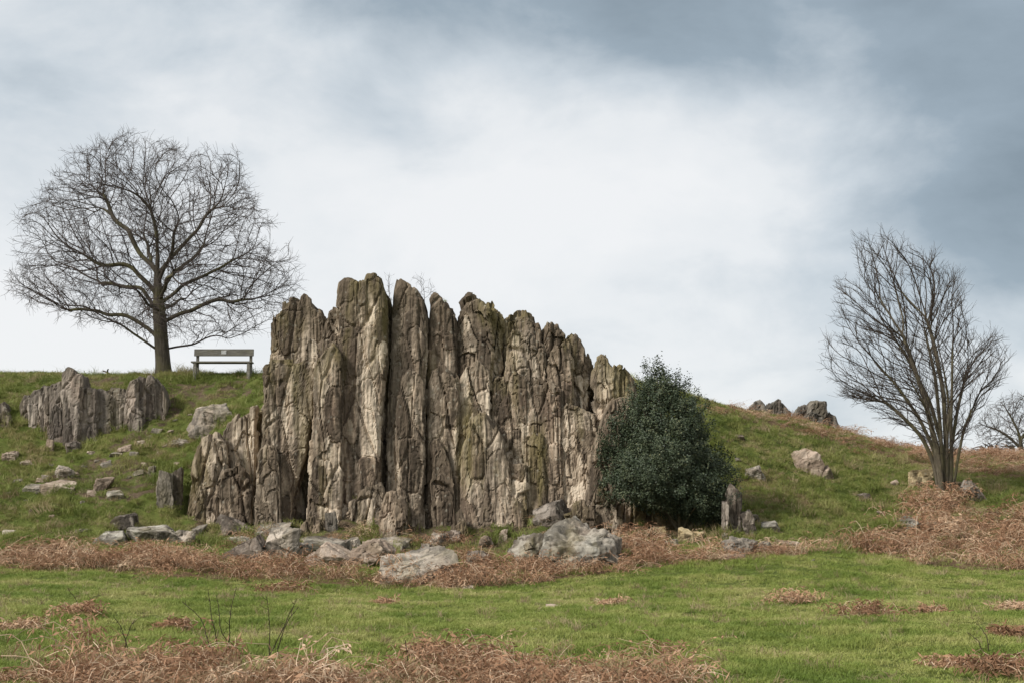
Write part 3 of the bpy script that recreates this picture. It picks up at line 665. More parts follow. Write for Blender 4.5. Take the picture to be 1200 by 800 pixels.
ST = [
 # slope below the bench
 (247, 504, 60, 36, 'block', 'stone', 'large squared rock half sunk in the bank below the bench'),
 (212, 522, 38, 15, 'slab', 'grey_stone', 'pale flat slab sloping out of the turf below the large squared rock'),
 (146, 528, 15, 8, 'lump', 'pink_stone', 'small pale stone on the worn path right of the rib foot'),
 (137, 535, 20, 6, 'slab', 'stone', 'low pale sliver of rock in the worn path turf'),
 (165, 521, 12, 5, 'slab', 'stone', 'thin pale stone flush with the worn path below the rib end'),
 (183, 509, 14, 6, 'slab', 'stone', 'flat cream stone in bare earth at the right end of the ragged rib'),
 (174, 514, 10, 5, 'lump', 'pink_stone', 'little buff stone in bare earth below the rib end'),
 (105, 534, 11, 5, 'lump', 'pink_stone', 'small buff stone just below the ragged rib'),
 (58, 527, 8, 12, 'upright', 'pink_stone', 'small pale upright stone at the foot of the ragged rib'),
 (84, 527, 20, 12, 'block', 'outcrop', 'low buff block broken from the foot of the ragged rib'),
 (8, 539, 20, 13, 'lump', 'pink_stone', 'reddish lump of rock in grass below the small rock knob'),
 (29, 548, 34, 10, 'slab', 'pink_stone', 'flat pale slab lying alone in grass below the ragged rib'),
 (74, 560, 24, 16, 'boulder', 'stone', 'rounded buff rock just above the long flat slab'),
 (54, 562, 10, 6, 'lump', 'stone', 'small stone beside the rounded buff rock'),
 (72, 575, 46, 15, 'slab', 'pink_stone', 'long flat pinkish slab in the turf below the ragged rib'),
 (38, 575, 26, 9, 'slab', 'stone', 'grey end slab half covered by turf beside the long flat slab'),
 (117, 577, 24, 22, 'slab', 'pink_stone', 'smooth pink slab tilted on the slope below the ragged rib'),
 (107, 580, 12, 6, 'slab', 'pink_stone', 'small orange pink flake at the foot of the smooth pink slab'),
 (133, 587, 24, 15, 'slab', 'grey_stone', 'grey slab against the lower edge of the smooth pink slab'),
 (161, 556, 15, 7, 'lump', 'grey_stone', 'small grey stone in grass left of the standing stone'),
 (150, 563, 8, 4, 'lump', 'stone', 'pebble sized pale stone in grass above the grey slab'),
 (177, 558, 9, 10, 'upright', 'grey_stone', 'little pointed grey stone above the standing stone'),
 (125, 549, 20, 10, 'slab', 'stone', 'half buried stone in bare turf in the middle of the slope'),
 (192, 594, 21, 42, 'upright', 'stone', 'narrow standing stone left of the low buttress'),
 (204, 590, 18, 40, 'upright', 'dark_stone', 'dark brown stone leaning behind the narrow standing stone'),
 (145, 620, 38, 24, 'block', 'dark_stone', 'dark lichen spotted block above the large grey slab'),
 (173, 636, 66, 24, 'slab', 'grey_stone', 'large pale grey slab with a dark end at the bracken edge'),
 (126, 637, 42, 16, 'slab', 'grey_stone', 'low grey slab left of the large pale grey slab'),
 (213, 636, 30, 16, 'lump', 'stone', 'lumpy stone between the large grey slab and the buttress'),
 (229, 624, 20, 10, 'slab', 'stone', 'small flat stone at the left foot of the buttress'),
 (95, 626, 24, 5, 'slab', 'stone', 'thin flat stone in grass above the bracken, before the dark lichened block'),
 (9, 627, 14, 6, 'slab', 'stone', 'small flat stone lying alone in grass above the outer end of the bracken belt'),
 (36, 601, 3, 3, 'lump', 'grey_stone', 'tiny white pebble in the mown looking grass below the long slab'),
 # fallen rocks along the foot of the crag
 (270, 626, 42, 20, 'slab', 'dark_stone', 'brown slanted slab resting at the foot of the buttress'),
 (272, 638, 36, 10, 'slab', 'grey_stone', 'thin grey slab under the brown slanted slab'),
 (287, 655, 54, 28, 'block', 'dark_stone', 'dark brown wedge shaped rock sunk in bracken'),
 (318, 628, 40, 16, 'slab', 'grey_stone', 'pale grey slab lying behind the cream angular block'),
 (327, 653, 38, 36, 'block', 'stone', 'cream angular block at the foot of the left pillar'),
 (343, 632, 22, 14, 'lump', 'stone', 'pale lump beside the cream angular block'),
 (350, 650, 20, 14, 'lump', 'dark_stone', 'small dark stone between cream block and layered slab'),
 (375, 650, 54, 20, 'slab', 'grey_stone', 'layered grey slab with a crack at the foot of the tall tower'),
 (372, 638, 42, 12, 'slab', 'stone', 'thin upper leaf of rock lying on the layered grey slab'),
 (387, 622, 14, 22, 'upright', 'stone', 'small blunt standing rock at the foot of the tall tower'),
 (394, 664, 66, 26, 'slab', 'pink_stone', 'smooth pinkish slab slanting into the bracken'),
 (432, 662, 46, 32, 'boulder', 'pink_stone', 'rounded cream boulder with a split next to the widest boulder'),
 (410, 640, 22, 12, 'lump', 'stone', 'small stone behind the rounded cream boulder'),
 (484, 681, 92, 40, 'slab', 'stone', 'widest flat pinkish boulder with undercut front in the bracken'),
 (460, 642, 44, 14, 'slab', 'stone', 'flat slab between the widest boulder and the second tower'),
 (513, 640, 16, 18, 'lump', 'stone', 'upright lump at the right foot of the second tower'),
 (530, 636, 16, 14, 'lump', 'dark_stone', 'dark stone against the foot of the third fin'),
 (500, 646, 14, 10, 'lump', 'stone', 'small buff stone behind the right end of the widest boulder'),
 (569, 642, 16, 13, 'boulder', 'pink_stone', 'rounded cream stone below the broad wall'),
 (560, 660, 26, 16, 'block', 'dark_stone', 'dark and white splashed rock poking out of the bracken'),
 (603, 652, 18, 12, 'boulder', 'grey_stone', 'near white stone left of the big lichened boulder'),
 (590, 634, 14, 16, 'block', 'pink_stone', 'small cream block against the broad wall foot'),
 (632, 656, 56, 34, 'boulder', 'grey_stone', 'lower grey rock shouldered against the big lichened boulder'),
 (677, 662, 78, 54, 'boulder', 'grey_stone', 'big rough grey lichened boulder in front of the crag'),
 (649, 622, 42, 34, 'block', 'dark_stone', 'tilted brown boulder perched behind the big lichened boulder'),
 (717, 655, 26, 36, 'lump', 'stone', 'brown knobbly rock right of the big lichened boulder'),
 (652, 660, 16, 14, 'lump', 'grey_stone', 'small stone under the front of the big lichened boulder'),
 # under the holly
 (750, 612, 18, 26, 'block', 'ochre_stone', 'mossy ochre block beneath the left side of the holly'),
 (777, 618, 34, 30, 'block', 'ochre_stone', 'yellow ochre block beneath the middle of the holly'),
 (767, 632, 28, 18, 'block', 'ochre_stone', 'lower ochre step of rock in front of the yellow block'),
 (802, 634, 24, 17, 'block', 'ochre_stone', 'small ochre block at the bracken edge under the holly'),
 (820, 636, 14, 16, 'lump', 'ochre_stone', 'pointed ochre stone under the right side of the holly'),
 (788, 640, 18, 8, 'lump', 'stone', 'flat stone lying in bracken below the ochre blocks'),
 # right slope
 (861, 628, 20, 58, 'upright', 'outcrop', 'tall fluted standing stone right of the holly'),
 (850, 628, 9, 40, 'upright', 'outcrop', 'thin rock splinter between the holly and the tall standing stone'),
 (879, 628, 14, 28, 'upright', 'outcrop', 'short leaning standing stone beside the tall fluted one'),
 (886, 612, 8, 10, 'lump', 'dark_stone', 'dark stone tucked behind the short leaning standing stone'),
 (904, 622, 24, 14, 'block', 'grey_stone', 'grey angular stone right of the short leaning standing stone'),
 (868, 648, 42, 20, 'boulder', 'stone', 'smooth buried boulder in bracken below the standing stones'),
 (897, 646, 18, 13, 'lump', 'grey_stone', 'pale grey stone beside the smooth buried boulder'),
 (926, 640, 28, 8, 'slab', 'pink_stone', 'low cream slab at the right tip of the bracken belt'),
 (862, 657, 28, 8, 'slab', 'pink_stone', 'flat buff stone at the front edge of the bracken belt'),
 (850, 634, 8, 10, 'lump', 'stone', 'small knob of rock under the tall standing stone'),
 (884, 562, 26, 18, 'lump', 'grey_stone', 'white lichened rock with dark clefts on the slope beyond the holly'),
 (867, 517, 15, 9, 'block', 'dark_stone', 'small dark ledge of rock high on the slope beyond the holly'),
 (865, 541, 10, 5, 'lump', 'stone', 'small pale stone in grass right of the holly top'),
 (948, 554, 34, 32, 'slab', 'pink_stone', 'bare pinkish rock slab sloping down the hillside beyond the holly'),
 (968, 562, 22, 16, 'slab', 'pink_stone', 'lower part of bare rock right of the pinkish hillside slab'),
 (946, 605, 12, 5, 'lump', 'grey_stone', 'little grey stone in grass midway down the slope beyond the holly'),
 (1013, 586, 15, 9, 'lump', 'dark_stone', 'small dark stone in grass left of the multi stemmed tree'),
 (1049, 570, 10, 8, 'block', 'pink_stone', 'small orange brown stone in grass near the multi stemmed tree'),
 (1082, 570, 28, 22, 'lump', 'ochre_stone', 'mossy yellow green hummock of rock at the multi stemmed tree'),
 (1128, 576, 16, 14, 'lump', 'ochre_stone', 'mossy stone between the multi stemmed tree and the leaning slab'),
 (1141, 588, 24, 30, 'slab', 'dark_stone', 'leaning purple grey slab with pale lichen beside the multi stemmed tree'),
 (1064, 618, 32, 15, 'lump', 'grey_stone', 'grey rock showing through the bracken bank below the multi stemmed tree'),
 (1092, 616, 28, 8, 'slab', 'pink_stone', 'flat cream stone showing through the bracken bank below the multi stemmed tree'),
 (1034, 605, 12, 7, 'slab', 'pink_stone', 'small cream stone at the top edge of the bracken bank below the multi stemmed tree'),
 # meadow
 (650, 712, 20, 4, 'slab', 'pink_stone', 'flat whitish stone in the middle of the open meadow'),
 (625, 739, 13, 4, 'slab', 'grey_stone', 'small bluish grey stone in the meadow grass'),
 (549, 690, 14, 4, 'slab', 'pink_stone', 'flat buff stone in turf just in front of the bracken belt'),
 (953, 658, 4, 3, 'lump', 'grey_stone', 'tiny white stone on green turf right of the bracken belt'),
]
TILT = {'leaning purple': .55, 'short leaning': .22, 'brown slanted': -.3, 'smooth pinkish slab slanting': -.3, 'bare pinkish': .5, 'lower part of bare': .5, 'tilted brown': .5, 'smooth pink slab': -.2, 'dark brown wedge': .3}
for k, s_ in enumerate(ST):
    t_ = next((v for q_, v in TILT.items() if s_[6].startswith(q_)), None)
    nm = {'slab': 'flat_stone', 'block': 'angular_rock', 'boulder': 'boulder', 'upright': 'standing_stone', 'lump': 'stone'}[s_[4]]
    ct = {'slab': 'stone', 'block': 'rock', 'boulder': 'boulder', 'upright': 'standing stone', 'lump': 'stone'}[s_[4]]
    if 'foot of' in s_[6] or (250 < s_[0] < 735 and 620 < s_[1] < 690 and s_[2] > 12): s_ = (s_[0], s_[1] + 1, s_[2] * 1.14, s_[3] * 1.1) + s_[4:]
    stone(*s_[:7], 500 + k, tilt=t_, name=nm, cat=ct)
for k, (px, py, w_) in enumerate([(113, 541, 7), (122, 546, 9), (98, 548, 7), (88, 556, 8), (60, 546, 7), (46, 566, 10), (20, 566, 12), (8, 580, 9), (96, 590, 7), (168, 546, 8), (186, 533, 9), (206, 546, 8), (156, 533, 10), (199, 508, 9), (143, 549, 7), (178, 571, 6), (30, 588, 7), (60, 606, 6), (205, 496, 8), (222, 488, 7)]):
    stone(px, py, w_, w_ * .5, 'slab', ('stone', 'pink_stone')[k % 2], 'small pale stone showing in the turf of the slope below the bench', 700 + k, name='stone', cat='stone', group='small pale stones on the slope below the bench')
print('with stones', TRI[0])

# ------------------------------------------------------------------ trees
def tube_mesh(polys):
    """polys: list of (points (n,3), radii (n), sides)"""
    VV = []; FF = []; o = 0
    for pts, rad, sd in polys:
        pts = np.asarray(pts, float); n = len(pts)
        if n < 2: continue
        t = np.gradient(pts, axis=0); t /= np.linalg.norm(t, axis=1, keepdims=True) + 1e-9
        ref = np.array([0.31, 0.95, 0.05]) if abs(t[0, 2]) > .7 else np.array([0.05, 0.1, 1.0])
        a = np.cross(t, ref); a /= np.linalg.norm(a, axis=1, keepdims=True) + 1e-9
        b_ = np.cross(t, a)
        th = np.arange(sd) * 2 * math.pi / sd
        ring = pts[:, None] + np.asarray(rad)[:, None, None] * (a[:, None] * np.cos(th)[None, :, None] + b_[:, None] * np.sin(th)[None, :, None])
        VV.append(ring.reshape(-1, 3))
        i = o + (np.arange(n - 1)[:, None] * sd + np.arange(sd)[None]); j = o + (np.arange(n - 1)[:, None] * sd + (np.arange(sd)[None] + 1) % sd)
        FF.append(np.stack([i, j, j + sd, i + sd], -1).reshape(-1, 4))
        o += n * sd
    return np.vstack(VV), np.vstack(FF)
def smooth_line(pts, step):
    pts = np.asarray(pts, float); d = np.concatenate([[0], np.cumsum(np.linalg.norm(np.diff(pts, axis=0), axis=1))])
    n = max(3, int(d[-1] / step)); s = np.linspace(0, d[-1], n)
    out = np.stack([np.interp(s, d, pts[:, k]) for k in range(3)], -1)
    for _ in range(2): out[1:-1] = (out[:-2] + 2 * out[1:-1] + out[2:]) / 4
    return out
def colonize(seedlines, attr, step, infl, kill, bias, iters, rs, wig=.15):
    """space colonisation from hand-placed limbs; returns nodes and parents"""
    P_ = []; par = []
    for pts, parent_line, parent_at in seedlines:
        first = len(P_)
        for k, p in enumerate(pts):
            if k == 0:
                if parent_line is None: P_.append(p); par.append(-1)
                else:
                    allp = np.array(P_); j = int(np.argmin(np.linalg.norm(allp - p, axis=1)))
                    P_.append(p); par.append(j)
            else: P_.append(p); par.append(len(P_) - 2)
    P_ = [np.array(p) for p in P_]
    A = attr.copy(); nodes = np.array(P_)
    best = np.full(len(A), 1e9); bi = np.zeros(len(A), int)
    def upd(start):
        nn = nodes[start:]
        for c in range(0, len(nn), 400):
            d = np.linalg.norm(A[:, None] - nn[None, c:c + 400], axis=2); k = d.argmin(1); m = d[np.arange(len(A)), k]
            better = m < best; best[better] = m[better]; bi[better] = start + c + k[better]
    upd(0); cnt = np.zeros(len(nodes), int)
    for it in range(iters):
        act = best < infl
        if not act.any(): break
        ids = np.unique(bi[act]); ids = ids[cnt[ids] < 2]
        if len(ids) == 0: break
        cnt[ids] += 1; cnt = np.concatenate([cnt, np.zeros(len(ids), int)])
        dirs = A - nodes[bi]; dirs /= np.linalg.norm(dirs, axis=1, keepdims=True) + 1e-9
        acc = np.zeros((len(nodes), 3)); np.add.at(acc, bi[act], dirs[act])
        v = acc[ids]; v /= np.linalg.norm(v, axis=1, keepdims=True) + 1e-9
        v = v + (bias(nodes[ids]) if callable(bias) else bias) + rs.normal(size=v.shape) * wig; v /= np.linalg.norm(v, axis=1, keepdims=True)
        start = len(nodes)
        nodes = np.vstack([nodes, nodes[ids] + v * step]); par += list(ids)
        upd(start)
        keep = (best > kill) & (cnt[bi] < 2)
        A = A[keep]; best = best[keep]; bi = bi[keep]
        if len(A) < 5 or len(nodes) > 22000: break
    return nodes, np.array(par)
def radii(nodes, par, tip, expo):
    n = len(nodes); acc = np.zeros(n); kids = np.zeros(n, int)
    for i in range(n):
        if par[i] >= 0: kids[par[i]] += 1
    for i in range(n - 1, -1, -1):
        if acc[i] == 0: acc[i] = tip ** expo
        if par[i] >= 0: acc[par[i]] += acc[i] if True else 0
    return acc ** (1 / expo), kids
def chains(nodes, par, rad):
    n = len(nodes); ch = [[] for _ in range(n)]; roots = []
    for i in range(n):
        if par[i] >= 0: ch[par[i]].append(i)
        else: roots.append(i)
    out = []; st = [(r, None) for r in roots]
    while st:
        i, p = st.pop(); line = ([p] if p is not None else []) + [i]
        while ch[i]:
            c = sorted(ch[i], key=lambda j: -rad[j])
            for j in c[1:]: st.append((j, i))
            i = c[0]; line.append(i)
        out.append(line)
    return out
def build_tree(name, label, base, seedlines, attr, step, infl, kill, bias, tip, expo, rs, bark, twigm, thick, rmax, twig_len, twig_n, twig_bias, iters=200, wig=.15, twig_r=.0045, spread=.65, cat='tree'):
    nodes, par = colonize(seedlines, attr, step, infl, kill, bias, iters, rs, wig)
    # order so that every parent precedes its children (already so)
    rad, kids = radii(nodes, par, tip, expo)
    rad = rad * (rmax / rad.max())
    rad = np.maximum(rad, tip) * (1 + .45 * np.exp(-np.maximum(nodes[:, 2] - base[2], 0) / .22) * (rad > .15))
    big = []; small = []
    for line in chains(nodes, par, rad):
        pts = nodes[line].copy(); r = rad[line].copy()
        if len(line) > 1 and par[line[1]] == line[0]: r[0] = min(r[0], r[1] * 1.15)
        if len(pts) > 4:
            for _ in range(2): pts[1:-1] = (pts[:-2] + 2 * pts[1:-1] + pts[2:]) / 4
            r[1:-1] = (r[:-2] + 2 * r[1:-1] + r[2:]) / 4
        k = np.nonzero(r < thick)[0]; k = k[0] if len(k) else len(r)
        if k >= 2: big.append((pts[:k + 1], r[:k + 1], 10))
        if k < len(r): small.append((pts[max(0, k - 1 if k >= 2 else 0):], r[max(0, k - 1 if k >= 2 else 0):], 4))
    # twigs on every thin node
    thin = np.nonzero(rad < thick * .55)[0]
    for i in thin:
        m = twig_n if kids[i] else twig_n + 1
        m = int(m) + (rs.rand() < m % 1)
        d0 = nodes[i] - nodes[par[i]] if par[i] >= 0 else np.array([0, 0, 1.])
        d0 = d0 / (np.linalg.norm(d0) + 1e-9)
        for _ in range(m):
            v = d0 * .8 + rs.normal(size=3) * spread + twig_bias; v /= np.linalg.norm(v)
            ln = twig_len * rs.uniform(.5, 1.25); p0 = nodes[i]; p1 = p0 + v * ln * .45
            v2 = v + rs.normal(size=3) * .4 + np.asarray(twig_bias) * .6; v2 /= np.linalg.norm(v2); p2 = p1 + v2 * ln * .55
            small.append(([p0, p1, p2], [twig_r, twig_r * .85, twig_r * .45], 3))
            if rs.rand() < .6:
                v3 = v + rs.normal(size=3) * .7; v3 /= np.linalg.norm(v3)
                small.append(([p1, p1 + v3 * ln * .45], [twig_r * .8, twig_r * .45], 3))
    root = empty(name, base, label, cat)
    if not small: small.append(([nodes[-1], nodes[-1] + [0, 0, .2]], [tip, tip * .5], 3))
    if big:
        V, F = tube_mesh(big); link('trunk', mesh_np('trunk', V - base, F, bark, smooth=True), root); TRI[0] += len(F) * 2
    V, F = tube_mesh(small); link('crown', mesh_np('crown', V - base, F, twigm, smooth=True), root); TRI[0] += len(F) * 2
    print(name, len(nodes), 'nodes', len(small), 'twigs')
    return root
def outward(origin, k, up):
    o = np.asarray(origin)
    def f(n):
        v = n - o; return k * v / (np.linalg.norm(v, axis=1, keepdims=True) + 1e-9) + up
    return f
def poly_attr(poly, D, dr, n, rs, power=.5, zc=None):
    poly = np.array(poly, float); out = []
    x0, y0 = poly.min(0); x1, y1 = poly.max(0); cx, cy = (x0 + x1) / 2, (y0 + y1) / 2
    while len(out) < n:
        px, py = rs.uniform(x0, x1, 4000), rs.uniform(y0, y1, 4000); ok = in_poly(px, py, poly)
        for a, b_ in zip(px[ok], py[ok]):
            q = max(0.05, 1 - ((a - cx) / (x1 - x0) * 2) ** 2 * .9 - ((b_ - cy) / (y1 - y0) * 2) ** 2 * .6)
            out.append(P(a, b_, D + rs.uniform(-1, 1) * dr * q ** power))
    return np.array(out[:n])
# --- oak
rs = np.random.RandomState(12)
OD = 46.3
base = P(192, 441, OD); base[2] = float(ground_z(base[0], OD)) - .05
def ln(pts, dz=0.0, step=.15):
    n = len(pts); w = np.array([P(a, b_, OD + dz * k / max(1, n - 1)) for k, (a, b_) in enumerate(pts)]); return smooth_line(w, step)
trunk = ln([(192, 446), (191, 425), (189, 400), (187, 372), (185, 345), (184, 318), (185, 290), (181, 262), (174, 236)])
seeds = [(trunk, None, 0)]
for pts, dz in [([(188, 412), (176, 409), (163, 400), (158, 386), (142, 376), (118, 370), (95, 366)], -.8),
                ([(188, 404), (178, 384), (150, 372), (118, 366), (80, 362), (30, 352)], .9),
                ([(186, 352), (173, 328), (150, 314), (120, 306), (92, 292), (58, 276)], -.6),
                ([(185, 318), (162, 296), (154, 274), (132, 254), (110, 216), (92, 196)], .6),
                ([(185, 300), (180, 262), (166, 226), (150, 190)], -1.0),
                ([(186, 320), (204, 300), (222, 280), (242, 256), (262, 228), (280, 206)], -.5),
                ([(187, 356), (214, 332), (248, 318), (288, 298), (325, 282)], .7),
                ([(189, 378), (220, 364), (256, 355), (300, 352), (340, 334)], -.9),
                ([(191, 410), (208, 406), (224, 402), (246, 394), (276, 400), (308, 404)], .3),
                ([(187, 372), (178, 350), (150, 338), (110, 330), (60, 318)], 1.6),
                ([(187, 345), (200, 322), (220, 306), (240, 285), (262, 262)], 2.4),
                ([(186, 335), (178, 312), (172, 290), (160, 262)], 3.2), ([(186, 330), (196, 306), (206, 278), (214, 240), (216, 205)], -2.0),
                ([(187, 350), (195, 335), (205, 318), (212, 300)], -3.2), ([(187, 365), (175, 355), (165, 345), (150, 340)], -3.4), ([(188, 370), (200, 356), (215, 350), (235, 345)], 3.4)]:
    l_ = ln(pts, dz); t_ = np.linspace(0, 1, len(l_))[:, None]
    l_ = l_ + np.minimum(t_ * 4, 1) * .20 * np.stack([pnoise(l_ * 1.1 + 7 * len(seeds), 41 + c_) for c_ in range(3)], -1) + np.minimum(t_ * 4, 1) * .08 * np.stack([pnoise(l_ * 3 + 7 * len(seeds), 45 + c_) for c_ in range(3)], -1)
    seeds.append((l_[:max(4, int(len(l_) * .72))], 0, 0))
OAKP = [(8, 338), (18, 300), (20, 262), (42, 245), (60, 220), (88, 182), (120, 168), (150, 158), (185, 168), (215, 182), (240, 178), (275, 192), (292, 228), (300, 255), (325, 268), (345, 298), (352, 332), (338, 362), (310, 385), (285, 398), (240, 392), (215, 396), (150, 388), (110, 380), (60, 366), (25, 352)]
attr = poly_attr(OAKP, OD, 3.7, 13500, rs); attr = attr[(pnoise(attr * .62, 5) + .5 * pnoise(attr * 1.5, 6)) > -.04][:8200]
build_tree('oak_tree', 'bare spreading oak with a thick trunk on the hilltop beside the bench', base, seeds, attr, .13, .9, .21, outward(P(186, 385, OD), .75, np.array([0, 0, .10])), .0038, 2.08, rs, M['oak_bark'], M['oak_twig'], .035, .235, .42, 1.0, np.array([0, 0, .12]), twig_r=.0052, wig=.2, spread=.5)
# --- many-stemmed tree on the right slope
rs = np.random.RandomState(21); TD = 41.0
base = P(1108, 572, TD); base[2] = float(ground_z(base[0], TD)) - .05
def ln2(pts, d0, d1, step=.14):
    n = len(pts); return smooth_line([P(a, b_, TD + d0 + (d1 - d0) * k / max(1, n - 1)) for k, (a, b_) in enumerate(pts)], step)
seeds = []
for pts, d0, d1 in [([(1103, 574), (1100, 545), (1096, 520), (1085, 470), (1068, 420), (1050, 370), (1030, 320)], -.1, -.5),
                    ([(1110, 574), (1110, 545), (1108, 510), (1106, 460), (1094, 400), (1076, 340), (1060, 295)], .05, .2),
                    ([(1106, 574), (1104, 540), (1102, 500), (1096, 440), (1082, 380), (1060, 320)], .2, .9),
                    ([(1114, 574), (1116, 545), (1114, 505), (1116, 450), (1116, 400), (1110, 345)], -.05, -.6),
                    ([(1117, 574), (1122, 540), (1130, 500), (1146, 465), (1165, 435)], .0, .5),
                    ([(1100, 574), (1094, 540), (1080, 510), (1050, 480), (1015, 455), (985, 430)], 0, .3),
                    ([(1101, 574), (1096, 530), (1078, 490), (1050, 450), (1018, 415), (990, 395)], .1, -.7),
                    ([(1113, 574), (1114, 530), (1122, 480), (1134, 430), (1138, 385)], .2, .8),
                    ([(1108, 574), (1104, 520), (1090, 470), (1064, 420), (1034, 375), (1010, 340)], .3, 1.3),
                    ([(1109, 574), (1110, 520), (1112, 470), (1104, 420), (1096, 360)], -.2, -1.4),
                    ([(1105, 574), (1099, 520), (1084, 475), (1058, 430), (1030, 400)], -.3, -1.5)]:
    l_ = ln2(pts, d0, d1); seeds.append((l_[:int(len(l_) * .72)], None, 0))
THP = [(1004, 292), (1020, 284), (1045, 282), (1065, 296), (1090, 296), (1106, 318), (1128, 335), (1136, 372), (1142, 405), (1165, 402), (1186, 425), (1172, 458), (1146, 492), (1128, 530), (1118, 545), (1096, 535), (1070, 512), (1030, 492), (1000, 476), (968, 432), (978, 402), (990, 372), (986, 345), (1002, 330)]
attr = poly_attr(THP, TD, 1.7, 5600, rs); attr = attr[(pnoise(attr * .9, 5) + .5 * pnoise(attr * 2, 6)) > -.22]
build_tree('multi_stemmed_tree', 'bare many stemmed tree with upswept windblown branches on the slope beyond the holly', base, seeds, attr, .12, 1.0, .19, outward(P(1108, 575, TD), 1.0, np.array([-.28, 0, .22])), .004, 2.1, rs, M['thorn_bark'], M['thorn_twig'], .022, .07, .42, .55, np.array([-.12, 0, .35]), wig=.08, twig_r=.0052, spread=.38)
# --- tree beyond the skyline at the right
rs = np.random.RandomState(5); D3 = 72.0
base = P(1200, 548, D3); base[2] = float(ground_z(base[0], D3)) - .05
seeds = [(smooth_line([base, P(1199, 540, D3), P(1196, 520, D3), P(1193, 500, D3)], .2), None, 0)]
for pts in ([(1197, 526), (1184, 512), (1168, 502), (1152, 498)], [(1196, 515), (1206, 500), (1216, 488)], [(1195, 508), (1186, 490), (1178, 476)], [(1198, 530), (1214, 520), (1236, 510)]):
    seeds.append((smooth_line([P(a, b_, D3) for a, b_ in pts], .2), 0, 0))
attr = poly_attr([(1142, 505), (1150, 488), (1165, 472), (1190, 464), (1220, 464), (1246, 480), (1252, 510), (1225, 528), (1180, 530), (1155, 522)], D3, 2.2, 2600, rs)
build_tree('bare_tree', 'rounded bare tree partly hidden behind the skyline beyond the multi stemmed tree', base, seeds, attr, .18, 1.6, .24, outward(P(1197, 530, D3), .5, np.array([0, 0, .05])), .006, 1.95, rs, M['oak_bark'], M['thorn_twig'], .04, .15, .45, .5, np.array([0, 0, .1]), twig_r=.008, wig=.25)
# --- far trees in the gap under it and at the left of the outcrop
for k, (px, py, D4, hw, hh, lab) in enumerate([(1158, 534, 125, 22, 16, 'low distant bare tree under the rounded bare tree on the horizon'), (1188, 534, 132, 26, 14, 'wide distant bare tree at the foot of the rounded bare tree'), (127, 446, 110, 9, 15, 'tiny distant bare tree showing over the hilltop left of the oak')]):
    rs = np.random.RandomState(60 + k); b0 = P(px, py, D4); b0[2] = float(ground_z(b0[0], D4)) - .1
    tp = P(px, py - hh * .6, D4)
    seeds = [(smooth_line([b0, (b0 + tp) / 2 + [.1, 0, 0], tp], .4), None, 0)]
    for q_ in range(9):
        a_ = rs.uniform(.1, 3.04); f0 = rs.uniform(.45, .95); st_ = b0 + (tp - b0) * f0
        en = st_ + np.array([math.cos(a_) * hw * .75, rs.normal() * 8, math.sin(a_) * hh * .5]) * D4 / FPX
        seeds.append((smooth_line([st_, (st_ + en) / 2 + [0, 0, -.15], en], .4), 0, 0))
    th = np.linspace(0, 6.28, 14)
    pol = [(px + hw * math.cos(t) * rs.uniform(.8, 1.1), py - hh * .45 + hh * .62 * math.sin(t) * rs.uniform(.85, 1.1)) for t in th]
    attr = poly_attr(pol, D4, 1.5, 420, rs)
    build_tree('bare_tree', lab, b0, seeds, attr, .35, 9.0, .5, np.array([0, 0, .1]), .02, 2.3, rs, M['oak_bark'], M['oak_twig'], .06, .2, .9, 2.2, np.array([0, 0, .1]), iters=80, twig_r=.012)
# --- thorn twigs behind the crag, seen in the gaps between the pillars
for k, (pol, st, lab) in enumerate([([(452, 318), (462, 326), (460, 350), (450, 345)], (455, 455), 'thin bare twigs of a bush in the gap behind the tall tower'), ([(478, 318), (500, 328), (512, 336), (508, 352), (490, 345)], (497, 455), 'thin bare twigs of a bush behind the second tower and the third fin')]):
    rs = np.random.RandomState(80 + k); D5 = 41.5; b0 = P(st[0], st[1], D5); b0[2] = float(ground_z(b0[0], D5)) - .05
    c_ = np.mean(pol, 0); seeds = [(smooth_line([b0, P(st[0], 400, D5), P(c_[0], c_[1] + 14, D5)], .15), None, 0)]
    attr = poly_attr(pol, D5, .35, 160, rs)
    build_tree('bare_bush', lab, b0, seeds, attr, .1, 2.0, .15, np.array([0, 0, .1]), .004, 2.3, rs, M['oak_bark'], M['oak_twig'], .03, .009, .2, .8, np.array([0, 0, .2]), iters=60, cat='bush', twig_r=.0026)

